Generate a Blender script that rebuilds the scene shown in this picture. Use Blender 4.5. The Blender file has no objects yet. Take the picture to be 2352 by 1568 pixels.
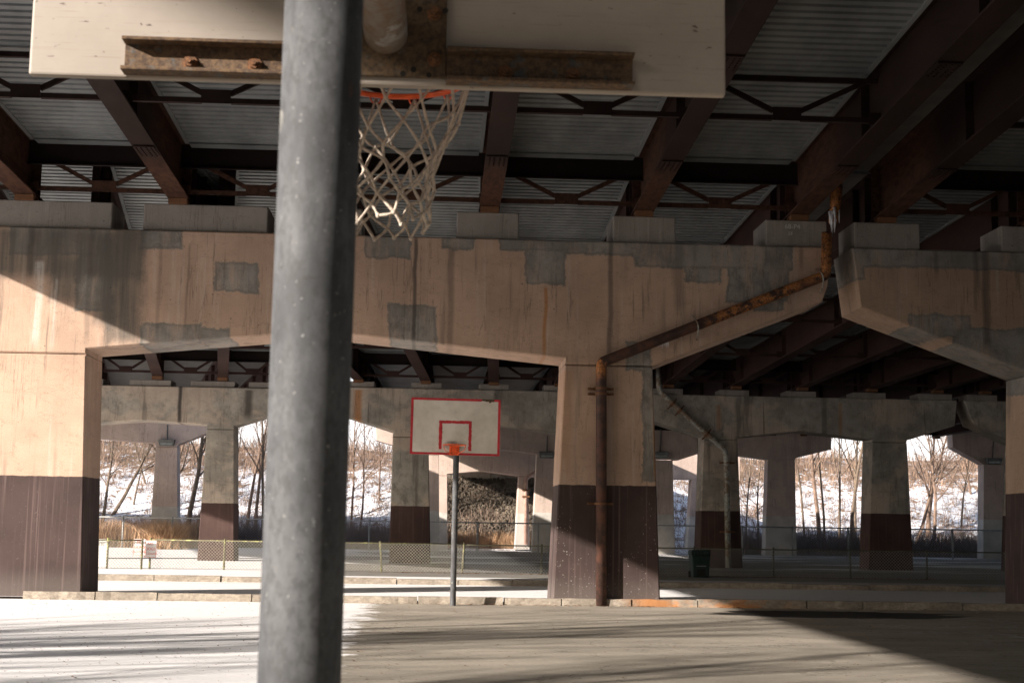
import bpy, math, random
from mathutils import Vector, Matrix, noise as mnoise
rad = math.radians
C = bpy.context.scene.collection
random.seed(7)

# ------------------------------------------------------------ camera
SC = bpy.context.scene
F = 3267.0; PITCH = rad(7.48); YAW = .052; ROLL = .015; H = 1.6
fw = Vector((math.sin(YAW)*math.cos(PITCH), math.cos(YAW)*math.cos(PITCH), math.sin(PITCH)))
r0 = Vector((math.cos(YAW), -math.sin(YAW), 0)); u0 = r0.cross(fw)
RR = math.cos(ROLL)*r0 + math.sin(ROLL)*u0
UU = -math.sin(ROLL)*r0 + math.cos(ROLL)*u0
cam_d = bpy.data.cameras.new('camera'); cam = bpy.data.objects.new('camera', cam_d); C.objects.link(cam)
m = Matrix((RR, UU, -fw)).transposed().to_4x4(); m.translation = Vector((0, 0, H))
cam.matrix_world = m
cam_d.sensor_width = 36; cam_d.lens = 36*F/2352; cam_d.clip_end = 3000; cam_d.clip_start = .05
cam_d.dof.use_dof = True; cam_d.dof.focus_distance = 30; cam_d.dof.aperture_fstop = 10
SC.camera = cam

# ------------------------------------------------------------ sky, sun, exposure
SUN = Vector((1.0, .60, -.435)).normalized()          # direction the light travels
elev = math.asin(-SUN.z)
W = bpy.data.worlds.new('World'); SC.world = W; W.use_nodes = True
nt = W.node_tree; sky = nt.nodes.new('ShaderNodeTexSky'); sky.sky_type = 'NISHITA'
sky.sun_disc = False; sky.sun_elevation = elev
sky.sun_rotation = math.atan2(-SUN.x, -SUN.y)
sky.air_density = 1.0; sky.dust_density = 1.6; sky.ozone_density = 1.0
tc = nt.nodes.new('ShaderNodeTexCoord'); sx = nt.nodes.new('ShaderNodeSeparateXYZ'); nt.links.new(tc.outputs['Generated'], sx.inputs[0])
mr = nt.nodes.new('ShaderNodeMapRange'); mr.interpolation_type = 'SMOOTHSTEP'; nt.links.new(sx.outputs[2], mr.inputs[0])
mr.inputs[1].default_value = .03; mr.inputs[2].default_value = .20; mr.inputs[3].default_value = 1; mr.inputs[4].default_value = 0
mx = nt.nodes.new('ShaderNodeMix'); mx.data_type = 'RGBA'; nt.links.new(mr.outputs[0], mx.inputs[0]); nt.links.new(sky.outputs[0], mx.inputs[6]); mx.inputs[7].default_value = (8.8, 8.7, 8.8, 1)   # bright winter haze low in the sky
nt.links.new(mx.outputs[2], nt.nodes['Background'].inputs[0])
nt.nodes['Background'].inputs[1].default_value = .09
sd = bpy.data.lights.new('sun', 'SUN'); so = bpy.data.objects.new('sun', sd); C.objects.link(so)
sd.energy = 4.8; sd.angle = rad(.55); sd.color = (1, .92, .83)
so.rotation_euler = SUN.to_track_quat('-Z', 'Y').to_euler(); so.location = (-40, -30, 30)
SC.view_settings.view_transform = 'Standard'; SC.view_settings.look = 'None'
SC.view_settings.exposure = 1.3; SC.view_settings.gamma = 1
SC.render.engine = 'CYCLES'
SC.cycles.use_denoising = True; SC.cycles.max_bounces = 8; SC.cycles.diffuse_bounces = 6
SC.cycles.glossy_bounces = 3; SC.cycles.sample_clamp_indirect = 6

# ------------------------------------------------------------ surveying helpers: a sight line cut by a real plane
def ray(u, v): return fw*F + RR*(u-1176) + UU*(784-v)
def PY(u, v, Y):
    d = ray(u, v); return Vector((0, 0, H)) + d*(Y/d.y)
def XZ(u, v, Y):
    p = PY(u, v, Y); return (p.x, p.z)

# ------------------------------------------------------------ object helpers
def tag(o, label=None, cat=None, group=None, kind=None):
    if label: o['label'] = label
    if cat: o['category'] = cat
    if group: o['group'] = group
    if kind: o['kind'] = kind
    return o
def empty(name, loc, label, cat, group=None):
    o = bpy.data.objects.new(name, None); C.objects.link(o); o.location = loc; o.empty_display_size = .2
    bpy.context.view_layer.update()
    return tag(o, label, cat, group)
class MB:
    def __init__(s): s.v = []; s.f = []; s.mi = []
    def add(s, vs, fs, mi=0):
        n = len(s.v); s.v += [tuple(a) for a in vs]
        for f in fs: s.f.append(tuple(i+n for i in f)); s.mi.append(mi)
        return s
    def box(s, x0, x1, y0, y1, z0, z1, mi=0):
        return s.add([(x0,y0,z0),(x1,y0,z0),(x1,y1,z0),(x0,y1,z0),(x0,y0,z1),(x1,y0,z1),(x1,y1,z1),(x0,y1,z1)],
                     [(0,3,2,1),(4,5,6,7),(0,1,5,4),(1,2,6,5),(2,3,7,6),(3,0,4,7)], mi)
    def hexa(s, p, mi=0):        # 8 corners ordered like box
        return s.add(p, [(0,3,2,1),(4,5,6,7),(0,1,5,4),(1,2,6,5),(2,3,7,6),(3,0,4,7)], mi)
    def prism(s, poly, y0, y1, bev=0, mi=0):   # poly of (x,z), seen from -Y; clockwise or not
        a = sum(poly[i][0]*poly[(i+1)%len(poly)][1]-poly[(i+1)%len(poly)][0]*poly[i][1] for i in range(len(poly)))
        if a < 0: poly = poly[::-1]
        n = len(poly)
        if bev:
            ins = inset(poly, bev)
            rings = [(ins, y0), (poly, y0+bev), (poly, y1-bev), (ins, y1)]
        else: rings = [(poly, y0), (poly, y1)]
        vs = [(x, y, z) for pl, y in rings for x, z in pl]
        fs = [tuple(range(n)), tuple((len(rings)-1)*n+i for i in reversed(range(n)))]
        for k in range(len(rings)-1):
            for i in range(n):
                j = (i+1) % n; fs.append((k*n+i, (k+1)*n+i, (k+1)*n+j, k*n+j))
        return s.add(vs, fs, mi)
    def bar(s, a, b, w, h, up=(0, 0, 1), mi=0):
        a = Vector(a); b = Vector(b); d = (b-a).normalized(); up = Vector(up)
        sd = d.cross(up)
        if sd.length < 1e-4: sd = d.cross(Vector((1, 0, 0)))
        sd.normalize(); u = sd.cross(d).normalized(); sd *= w/2; u *= h/2
        return s.add([a-sd-u, a+sd-u, a+sd+u, a-sd+u, b-sd-u, b+sd-u, b+sd+u, b-sd+u],
                     [(0,1,2,3),(7,6,5,4),(0,4,5,1),(1,5,6,2),(2,6,7,3),(3,7,4,0)], mi)
    def tube(s, pts, r, n=12, cap=True, mi=0):
        pts = [Vector(p) for p in pts]; rs = r if isinstance(r, (list, tuple)) else [r]*len(pts)
        base = len(s.v); prev = None
        for i, p in enumerate(pts):
            d = (pts[min(i+1, len(pts)-1)]-pts[max(i-1, 0)]).normalized()
            if prev is None:
                a = d.orthogonal().normalized()
            else:
                a = (prev - d*prev.dot(d)).normalized()
            prev = a; b = d.cross(a)
            for k in range(n):
                t = 2*math.pi*k/n; s.v.append(tuple(p+(a*math.cos(t)+b*math.sin(t))*rs[i]))
        for i in range(len(pts)-1):
            for k in range(n):
                l = (k+1) % n
                s.f.append((base+i*n+k, base+i*n+l, base+(i+1)*n+l, base+(i+1)*n+k)); s.mi.append(mi)
        if cap:
            s.f.append(tuple(base+k for k in reversed(range(n)))); s.mi.append(mi)
            s.f.append(tuple(base+(len(pts)-1)*n+k for k in range(n))); s.mi.append(mi)
        return s
    def build(s, name, mats, parent=None, smooth=False, bevel=0):
        me = bpy.data.meshes.new(name); me.from_pydata(s.v, [], s.f)
        if not isinstance(mats, (list, tuple)): mats = [mats]
        for mm in mats: me.materials.append(mm)
        if len(mats) > 1: me.polygons.foreach_set('material_index', s.mi)
        me.update()
        if smooth: me.shade_smooth() if smooth is True else None
        o = bpy.data.objects.new(name, me); C.objects.link(o)
        if smooth == 'auto':
            for p in me.polygons: p.use_smooth = len(p.vertices) == 4
        if parent:
            o.parent = parent; o.matrix_parent_inverse = parent.matrix_world.inverted()
        if bevel:
            b = o.modifiers.new('bevel', 'BEVEL'); b.width = bevel; b.segments = 2; b.limit_method = 'ANGLE'; b.angle_limit = rad(35)
        return o
def inset(poly, d):
    n = len(poly); out = []
    for i in range(n):
        p0, p1, p2 = [Vector(poly[(i+k) % n]) for k in (-1, 0, 1)]
        a = (p1-p0).normalized(); b = (p2-p1).normalized()
        na = Vector((-a.y, a.x)); nb = Vector((-b.y, b.x)); nn = na+nb
        if nn.length < 1e-5: nn = na
        nn.normalize(); k = d/max(.3, nn.dot(na)); q = p1+nn*k; out.append((q.x, q.y))
    return out
def empty_struct(o, kind='structure'): o['kind'] = kind; return o

# ------------------------------------------------------------ material helpers
class NT:
    def __init__(s, name, rough=.85):
        s.m = bpy.data.materials.new(name); s.m.use_nodes = True; s.t = s.m.node_tree
        s.b = s.t.nodes['Principled BSDF']; s.b.inputs['Roughness'].default_value = rough
        s.b.inputs['Specular IOR Level'].default_value = .3
        g = s.t.nodes.new('ShaderNodeNewGeometry'); s.pos = g.outputs['Position']; s.geo = g
        sp = s.t.nodes.new('ShaderNodeSeparateXYZ'); s.t.links.new(s.pos, sp.inputs[0])
        s.x, s.y, s.z = sp.outputs
    def put(s, sock, val):
        if hasattr(val, 'links') or hasattr(val, 'is_linked'): s.t.links.new(val, sock)
        elif isinstance(val, (tuple, list)) and len(val) == 3 and sock.type == 'RGBA': sock.default_value = (*val, 1)
        else: sock.default_value = val
    def ma(s, op, a, b=0., c=None, clamp=False):
        n = s.t.nodes.new('ShaderNodeMath'); n.operation = op; n.use_clamp = clamp
        s.put(n.inputs[0], a); s.put(n.inputs[1], b)
        if c is not None: s.put(n.inputs[2], c)
        return n.outputs[0]
    def noise(s, scale=(1, 1, 1), detail=3, rough=.55, dist=0., off=0., src=None):
        mp = s.t.nodes.new('ShaderNodeMapping'); mp.inputs['Scale'].default_value = scale
        mp.inputs['Location'].default_value = (off, off*1.7, off*.6)
        s.t.links.new(src or s.pos, mp.inputs[0])
        n = s.t.nodes.new('ShaderNodeTexNoise'); n.inputs['Scale'].default_value = 1
        n.inputs['Detail'].default_value = detail; n.inputs['Roughness'].default_value = rough
        n.inputs['Distortion'].default_value = dist
        s.t.links.new(mp.outputs[0], n.inputs['Vector']); return n.outputs['Fac']
    def voro(s, scale=(1, 1, 1), feature='F1', out='Distance'):
        mp = s.t.nodes.new('ShaderNodeMapping'); mp.inputs['Scale'].default_value = scale
        s.t.links.new(s.pos, mp.inputs[0])
        n = s.t.nodes.new('ShaderNodeTexVoronoi'); n.feature = feature; n.inputs['Scale'].default_value = 1
        s.t.links.new(mp.outputs[0], n.inputs['Vector']); return n.outputs[out]
    def step(s, v, lo, hi, a=0., b=1.):
        n = s.t.nodes.new('ShaderNodeMapRange'); n.interpolation_type = 'SMOOTHSTEP'
        if lo > hi: lo, hi, a, b = hi, lo, b, a
        s.put(n.inputs['Value'], v); n.inputs['From Min'].default_value = lo; n.inputs['From Max'].default_value = hi
        n.inputs['To Min'].default_value = a; n.inputs['To Max'].default_value = b; return n.outputs[0]
    def mix(s, f, a, b, mode='MIX'):
        n = s.t.nodes.new('ShaderNodeMix'); n.data_type = 'RGBA'; n.blend_type = mode
        s.put(n.inputs[0], f); s.put(n.inputs[6], a); s.put(n.inputs[7], b); return n.outputs[2]
    def col(s, c): s.put(s.b.inputs['Base Color'], c); return s
    def bump(s, h, strength=.3, dist=.02):
        n = s.t.nodes.new('ShaderNodeBump'); n.inputs['Strength'].default_value = strength
        n.inputs['Distance'].default_value = dist; s.put(n.inputs['Height'], h)
        s.t.links.new(n.outputs[0], s.b.inputs['Normal']); return s
    def rects(s, rs, warp=.10):    # signed distance to a union of (x0,x1,z0,z1) rectangles, ragged by noise
        cur = None
        for x0, x1, z0, z1 in rs:
            dx = s.ma('SUBTRACT', s.ma('ABSOLUTE', s.ma('SUBTRACT', s.x, (x0+x1)/2)), abs(x1-x0)/2)
            dz = s.ma('SUBTRACT', s.ma('ABSOLUTE', s.ma('SUBTRACT', s.z, (z0+z1)/2)), abs(z1-z0)/2)
            d = s.ma('MAXIMUM', dx, dz); cur = d if cur is None else s.ma('MINIMUM', cur, d)
        n1 = s.noise((1.1, 1.1, 1.1), 8, .78)
        return s.ma('ADD', cur, s.ma('MULTIPLY', s.ma('SUBTRACT', n1, .5), warp*16))
    def stripe(s, x, w, z0, z1):   # a vertical run-off mark
        wob = s.ma('MULTIPLY', s.ma('SUBTRACT', s.noise((.4, .4, .9), 3), .5), .12)
        d = s.ma('ABSOLUTE', s.ma('SUBTRACT', s.ma('ADD', s.x, wob), x))
        a = s.step(d, w, w*.2); zz = s.ma('MULTIPLY', s.step(s.z, z0-.15, z0+.25), s.step(s.z, z1+.05, z1-.05))
        return s.ma('MULTIPLY', a, zz)

def simple(name, col, rough=.8, var=.25, scale=3., metal=0., bump=0.):
    n = NT(name, rough); f = n.noise((scale,)*3, 5, .6)
    n.col(n.mix(n.step(f, .3, .7), tuple(c*(1-var) for c in col), tuple(min(1, c*(1+var)) for c in col)))
    n.b.inputs['Metallic'].default_value = metal
    if bump: n.bump(n.noise((scale*6,)*3, 4), bump, .01)
    return n.m

Y1, Y2, Y3 = 30.6, 57.0, 88.0       # front faces of the three rows of piers
def rct(u0_, u1_, v0, v1, Y): 
    x0, z0 = XZ(u0_, v0, Y); x1, z1 = XZ(u1_, v1, Y); return (x0, x1, z1, z0)

def concrete(name, gray, tan, patches=(), darks=(), stripes=(), rusts=(), whites=(), paint_z=2.55, paint=(.052, .034, .031),
             tan_amount=1., chips=True, stain=.9, sdir=1.):
    n = NT(name, .88)
    fine = n.noise((22, 22, 22), 6, .75); blot = n.noise((.8, .8, .8), 6, .62, off=3.); grain = n.noise((70, 70, 40), 2, .6)
    streak = n.noise((7, 7, .35), 5, .6, off=9.); wide = n.noise((1.7, 1.7, .16), 4, .6, off=21.)
    g = n.mix(n.step(blot, .32, .68), tuple(c*.72 for c in gray), tuple(c*1.22 for c in gray))
    g = n.mix(n.step(n.noise((3., 3., 2.2), 6, .7, off=4.), .45, .72), g, tuple(c*.62 for c in gray))
    t = n.mix(n.step(blot, .3, .7), tuple(c*.86 for c in tan), tuple(c*1.1 for c in tan))
    t = n.mix(n.ma('MULTIPLY', n.step(wide, .52, .72), .5), t, tuple(c*.66 for c in tan))
    t = n.mix(n.ma('MULTIPLY', n.step(streak, .55, .75), .38), t, (.58, .52, .45))
    t = n.mix(n.ma('MULTIPLY', n.step(fine, .55, .8), .35), t, tuple(c*.6 for c in tan))
    if patches:
        d = n.rects(patches, .025); mask = n.step(n.ma('ADD', d, n.ma('MULTIPLY', n.ma('SUBTRACT', fine, .5), .12)), -.02, .03)
        flake = n.step(n.noise((2.6, 2.6, 1.6), 7, .75, off=31.), .70, .73)
        edge = n.step(n.ma('ABSOLUTE', n.ma('ADD', d, .02)), .05, .0)
        mask = n.ma('MULTIPLY', mask, n.ma('SUBTRACT', 1., flake))
        mask = n.ma('MAXIMUM', mask, n.ma('MULTIPLY', n.step(n.noise((4., 4., .9), 6, .7, off=37.), .46, .70), .55))
    else:
        lim = .62 - .30*tan_amount
        mask = n.step(n.noise((.55, .55, .8), 7, .66, off=13.), lim, lim+.10)
        if tan_amount >= 1: mask = 1.
        edge = 0.
    c = n.mix(mask, g, t)
    c = n.mix(n.ma('MULTIPLY', edge, .45) if patches else 0., c, tuple(k*.5 for k in gray))
    # run-off streaks
    c = n.mix(n.ma('MULTIPLY', n.step(streak, .36, .28), stain*.6), c, (.10, .085, .07))
    c = n.mix(n.ma('MULTIPLY', n.step(wide, .42, .30), stain*.6), c, (.11, .095, .08))
    for rc in darks:
        d = n.rects([rc], .03)
        c = n.mix(n.ma('MULTIPLY', n.step(d, .16, -.16), n.step(streak, .25, .7, 1., .62)), c, (.105, .095, .082))
    for (x, w, z0, z1, k) in stripes:
        c = n.mix(n.ma('MULTIPLY', n.stripe(x, w, z0, z1), k), c, (.05, .042, .038))
    for (x, w, z0, z1, k) in rusts:
        c = n.mix(n.ma('MULTIPLY', n.stripe(x, w, z0, z1), k), c, (.42, .17, .045))
    for (x, w, z0, z1, k) in whites:
        c = n.mix(n.ma('MULTIPLY', n.ma('MULTIPLY', n.stripe(x, w, z0, z1), k), n.step(streak, .35, .55)), c, (.75, .72, .68))
    c = n.mix(n.step(grain, .30, .72, .0, .5), c, n.mix(.5, c, (.08, .07, .06)))
    rid = n.ma('ABSOLUTE', n.ma('SUBTRACT', n.noise((4.2, 4.2, .22), 5, .55, off=77.), .5))
    c = n.mix(n.ma('MULTIPLY', n.step(rid, .012, .002), n.step(n.noise((.7, .7, .5), 3, off=5.), .42, .6, .05, .5)), c, (.13, .10, .08))
    crk = n.ma('ABSOLUTE', n.ma('SUBTRACT', n.noise((1.1, 1.1, 2.6), 6, .62, off=91.), .5))
    c = n.mix(n.ma('MULTIPLY', n.step(crk, .0035, .001), .5), c, (.06, .05, .04))
    # form-tie holes and pits
    pit = n.step(n.voro((2.1, 2.1, 2.1)), .045, .02)
    c = n.mix(n.ma('MULTIPLY', pit, .7), c, (.03, .025, .02))
    # painted dado
    if paint_z:
        wob = n.ma('MULTIPLY', n.ma('SUBTRACT', n.noise((3.5, 3.5, 9), 6, .7), .5), .05)
        pm = n.step(n.ma('ADD', n.z, wob), paint_z+.010, paint_z-.010)
        ps = n.noise((16, 16, .22), 4, .6, off=40.)
        pc = n.mix(n.step(blot, .3, .7), tuple(k*.8 for k in paint), tuple(k*1.25 for k in paint))
        pc = n.mix(n.ma('MULTIPLY', n.step(ps, .52, .75), .5*sdir), pc, tuple(min(1, k*3.2+.02) for k in paint))
        if chips:
            zone = n.noise((.9, .9, 1.1), 3, .5, off=50.)
            lowk = n.step(n.z, 2.3, .1, 0., .10)
            ch = n.ma('MULTIPLY', n.step(n.noise((24, 24, 20), 4, .6, off=60.), .65, .70), n.step(n.x, 0., 1., .12, .75))
            thr = n.ma('ADD', zone, lowk)
            pc = n.mix(n.ma('MULTIPLY', n.ma('MULTIPLY', ch, n.step(thr, .48, .58)), .85), pc, (.5, .46, .42))
            pc = n.mix(n.ma('MULTIPLY', n.step(n.z, .75, .15), .28), pc, (.22, .19, .17))
        c = n.mix(pm, c, pc)
    n.col(c); n.bump(n.ma('ADD', fine, n.ma('MULTIPLY', streak, .7)), .35, .012)
    return n.m

GRAY = (.27, .25, .225); TAN = (.50, .345, .255); CREAM = (.55, .42, .30)
P1 = [rct(24, 252, 519, 590, Y1), rct(180, 255, 580, 715, Y1), rct(325, 417, 527, 572, Y1), rct(495, 591, 599, 671, Y1),
      rct(325, 459, 742, 800, Y1), rct(459, 528, 752, 790, Y1), rct(839, 943, 540, 595, Y1), rct(1015, 1087, 540, 572, Y1),
      rct(1150, 1424, 545, 580, Y1), rct(1208, 1300, 570, 657, Y1), rct(1300, 1467, 545, 588, Y1), rct(895, 1002, 700, 800, Y1),
      rct(1458, 1821, 550, 622, Y1), rct(1572, 1659, 610, 651, Y1), rct(1668, 1812, 610, 695, Y1), rct(1731, 1803, 680, 716, Y1),
      rct(1437, 1497, 783, 852, Y1), rct(1476, 1530, 840, 1106, Y1)]
def zr(v0, v1, u, Y): return XZ(u, v1, Y)[1], XZ(u, v0, Y)[1]
def st(u, wpx, v0, v1, k, Y=Y1):
    a, b = zr(v0, v1, u, Y); return (XZ(u, (v0+v1)/2, Y)[0], wpx*Y/F, a, b, k)
M = {}
M['pier_a'] = concrete('painted_concrete', GRAY, TAN, P1,
    darks=[rct(258, 322, 519, 790, Y1), rct(120, 180, 590, 690, Y1), rct(-20, 322, 519, 640, Y1), rct(225, 262, 540, 740, Y1)],
    stripes=[st(1402, 9, 550, 830, .6), st(953, 7, 546, 790, .75), st(1035, 12, 572, 800, .45), st(70, 12, 519, 640, .5), st(1560, 20, 560, 720, .4),
             st(1840, 8, 560, 620, .4), st(205, 10, 519, 790, .35), st(430, 5, 560, 760, .3), st(365, 7, 560, 780, .25)],
    rusts=[st(1252, 7, 660, 825, .75), st(1507, 9, 930, 1104, .8), st(1300, 18, 850, 1100, .22)],
    whites=[st(86, 16, 600, 790, .45), st(120, 14, 640, 800, .35)])
P2 = [rct(1969, 2500, 560, 626, Y1), rct(2083, 2230, 719, 775, Y1), rct(2190, 2500, 752, 900, Y1), rct(1930, 1985, 560, 640, Y1)]
M['pier_b'] = concrete('painted_concrete_patched', GRAY, (.44, .30, .21), P2, stripes=[st(2265, 14, 575, 800, .6), st(2240, 8, 575, 720, .4), st(2150, 9, 575, 640, .4)], chips=False)
M['pier2'] = concrete('weathered_concrete', (.37, .335, .285), (.50, .41, .33), paint_z=2.42, tan_amount=.48, stain=1.1, chips=False, sdir=.5,
    rusts=[st(822, 14, 895, 990, .8, Y2), st(1930, 6, 925, 1000, .5, Y2), st(1650, 8, 930, 990, .5, Y2)],
    stripes=[st(413, 7, 885, 975, .95, Y2), st(570, 14, 895, 960, .8, Y2), st(1140, 10, 895, 940, .6, Y2)], paint=(.062, .036, .031))
M['pier3'] = concrete('pale_pink_concrete', (.50, .42, .37), (.56, .435, .37), paint_z=2.6, paint=(.46, .43, .39), tan_amount=1., stain=.08, chips=False, sdir=.2)
M['pad'] = concrete('bare_concrete', (.29, .27, .245), (.30, .27, .24), paint_z=None, tan_amount=1., stain=.7)
M['steel'] = None
def steel(name, base, rust, y_rust=None):
    n = NT(name, .75); n.b.inputs['Specular IOR Level'].default_value = .12; a = n.noise((1.2, .5, 1.2), 5, .6); b = n.noise((9, 3, 9), 5, .7)
    c = n.mix(n.step(a, .3, .7), tuple(k*.75 for k in base), tuple(k*1.25 for k in base))
    if y_rust:
        f = n.ma('MULTIPLY', n.step(n.ma('ADD', n.y, n.ma('MULTIPLY', a, 2.)), y_rust-.5, y_rust+1.6), n.step(b, .35, .6, .3, 1.))
        c = n.mix(f, c, rust)
    c = n.mix(n.ma('MULTIPLY', n.step(b, .62, .75), .35), c, rust)
    n.col(c); n.bump(b, .15, .01); return n.m
M['steel'] = steel('brown_painted_steel', (.022, .0125, .0105), (.075, .036, .023), 28.2)
M['steel2'] = steel('brown_painted_steel_far', (.042, .023, .020), (.075, .036, .025))
M['steel_dark'] = steel('dark_brown_steel', (.014, .009, .008), (.04, .022, .016))
def formmat():
    n = NT('galvanised_form', .5); n.b.inputs['Metallic'].default_value = .25
    a = n.noise((1.0, .4, 1), 5, .6); b = n.noise((6, 6, 6), 5, .7)
    c = n.mix(n.step(a, .3, .7), (.14, .15, .155), (.23, .245, .248))
    c = n.mix(n.ma('MULTIPLY', n.step(b, .6, .78), .5), c, (.26, .22, .18)); n.col(c); return n.m
M['form'] = formmat()
M['slab'] = simple('deck_concrete', (.10, .095, .09), .9, .2, 2.)
def rusty(name, base, rust, dark, amt=.5, sc=9., rough=.75, metal=.2):
    n = NT(name, rough); n.b.inputs['Metallic'].default_value = metal
    a = n.noise((sc, sc, sc), 7, .7); b = n.noise((sc*3, sc*3, sc*3), 5, .7, off=5.); d = n.noise((sc*.3,)*3, 4, .6, off=8.)
    c = n.mix(n.step(b, .3, .7), tuple(k*.75 for k in base), tuple(k*1.2 for k in base))
    rc = n.mix(n.step(b, .35, .65), dark, rust)
    f = n.step(n.ma('ADD', a, n.ma('MULTIPLY', d, .5)), .78-amt*.3-.03, .78-amt*.3+.05)
    n.col(n.mix(f, c, rc)); n.bump(b, .4, .004); return n.m
M['channel'] = rusty('rusty_channel', (.10, .10, .098), (.17, .108, .062), (.07, .046, .034), .45, 22)
M['plate'] = rusty('rusty_plate', (.11, .10, .085), (.14, .09, .05), (.06, .042, .03), .5, 22)
def pipe_rust():
    n = NT('rusty_downpipe', .6); n.b.inputs['Metallic'].default_value = .15
    a = n.noise((5, 5, 5), 6, .7); b = n.noise((22, 22, 22), 5, .7, off=5.); d = n.noise((2.2, 2.2, 2.2), 4, .6, off=8.)
    c = n.mix(n.step(a, .3, .7), (.045, .026, .021), (.095, .055, .045))
    xa, xb = XZ(1600, 750, Y1)[0], XZ(1850, 660, Y1)[0]
    z1 = n.ma('MULTIPLY', n.step(n.x, xa, xa+.5), n.step(n.x, xb, xb-.4))
    zb = XZ(1381, 860, Y1)[1]; z2 = n.ma('MULTIPLY', n.step(n.x, 4., 3.6), n.ma('MULTIPLY', n.step(n.z, zb-.25, zb+.1), n.step(n.x, 3.75, 3.55)))
    z3 = n.step(n.z, 6.9, 7.2)
    zz = n.ma('MAXIMUM', n.ma('MAXIMUM', z1, z2), z3)
    f = n.ma('MULTIPLY', n.ma('MULTIPLY', n.step(n.ma('ADD', a, n.ma('MULTIPLY', d, .6)), .70, .85), zz), .95)
    c = n.mix(n.ma('MULTIPLY', n.step(a, .45, .6), .5), c, (.12, .045, .025))
    c = n.mix(f, c, n.mix(n.step(b, .35, .65), (.22, .085, .03), (.52, .22, .07)))
    n.col(c); n.bump(b, .4, .006); return n.m
M['pipe_rust'] = pipe_rust()
M['pipe_grey'] = rusty('grey_downpipe', (.34, .34, .30), (.24, .17, .11), (.18, .14, .11), .15, 4., .6)
def galv():
    n = NT('galvanised_pole', .68); n.b.inputs['Metallic'].default_value = .05
    a = n.noise((11, 11, 5), 8, .75); b = n.noise((75, 75, 45), 5, .7); v = n.voro((11, 11, 6))
    c = n.mix(n.step(a, .32, .68), (.052, .053, .057), (.118, .120, .125))
    c = n.mix(n.ma('MULTIPLY', n.step(b, .45, .65), .6), c, (.045, .044, .044))
    blob = n.step(n.voro((9, 9, 7)), .13, .10); c = n.mix(n.ma('MULTIPLY', blob, n.step(n.noise((6, 6, 6), 2, off=2.), .5, .56)), c, (.30, .29, .26))
    sw = n.step(n.noise((130, 130, 100), 3, .6, off=7.), .66, .72); c = n.mix(n.ma('MULTIPLY', sw, .6), c, (.36, .36, .35))
    dk = n.step(n.noise((4, 4, 1.1), 6, .7, off=47.), .56, .66); c = n.mix(n.ma('MULTIPLY', dk, .55), c, (.045, .038, .034))
    scr = n.step(n.noise((9, 9, 60), 4, .7, off=27.), .69, .73); c = n.mix(n.ma('MULTIPLY', scr, .7), c, (.05, .045, .042))
    rst = n.step(n.noise((14, 14, 5), 6, .7, off=12.), .64, .72); c = n.mix(n.ma('MULTIPLY', rst, .75), c, (.17, .085, .05))
    n.col(c); n.bump(b, .25, .001); return n.m
M['galv'] = galv()
M['galv_arm_lit'] = rusty('galvanised_arm_sunlit', (.36, .345, .33), (.2, .13, .09), (.25, .22, .19), .12, 9., .5, .2)  # paler than the pole metal: sunlight on the arm put into the colour
def board_back():
    n = NT('worn_white_board', .6)
    a = n.noise((3, 3, 3), 5, .6); h = n.noise((2.5, 2.5, 90), 4, .6); fl = n.noise((16, 16, 60), 4, .65, off=6.)
    c = n.mix(n.step(a, .3, .7), (.345, .30, .26), (.41, .36, .315))
    c = n.mix(n.ma('MULTIPLY', n.step(h, .55, .75), .35), c, (.30, .24, .19))
    c = n.mix(n.step(fl, .66, .70), c, (.11, .08, .07))
    c = n.mix(n.ma('MULTIPLY', n.step(n.noise((5, 5, 7), 5, .6, off=16.), .68, .74), .8), c, (.20, .20, .195))
    gr = n.step(n.noise((5, 5, 160), 4, .7, off=36.), .60, .68); c = n.mix(n.ma('MULTIPLY', gr, .45), c, (.25, .19, .15))
    sp = n.step(n.noise((45, 45, 70), 3, .6, off=46.), .70, .74); c = n.mix(n.ma('MULTIPLY', sp, .75), c, (.09, .065, .055))
    n.col(c); n.bump(h, .15, .002); return n.m
M['board_back'] = board_back()
M['rim'] = simple('orange_rim_paint', (.78, .12, .035), .35, .15, 20)
M['rope'] = simple('dirty_net_cord', (.54, .455, .375), .95, .25, 60, bump=.5)
M['dark'] = simple('dark_hole', (.02, .018, .016), .9, .1)
M['steelbolt'] = rusty('rusty_bolt', (.13, .09, .07), (.24, .11, .05), (.09, .05, .03), .7, 40)

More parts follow.
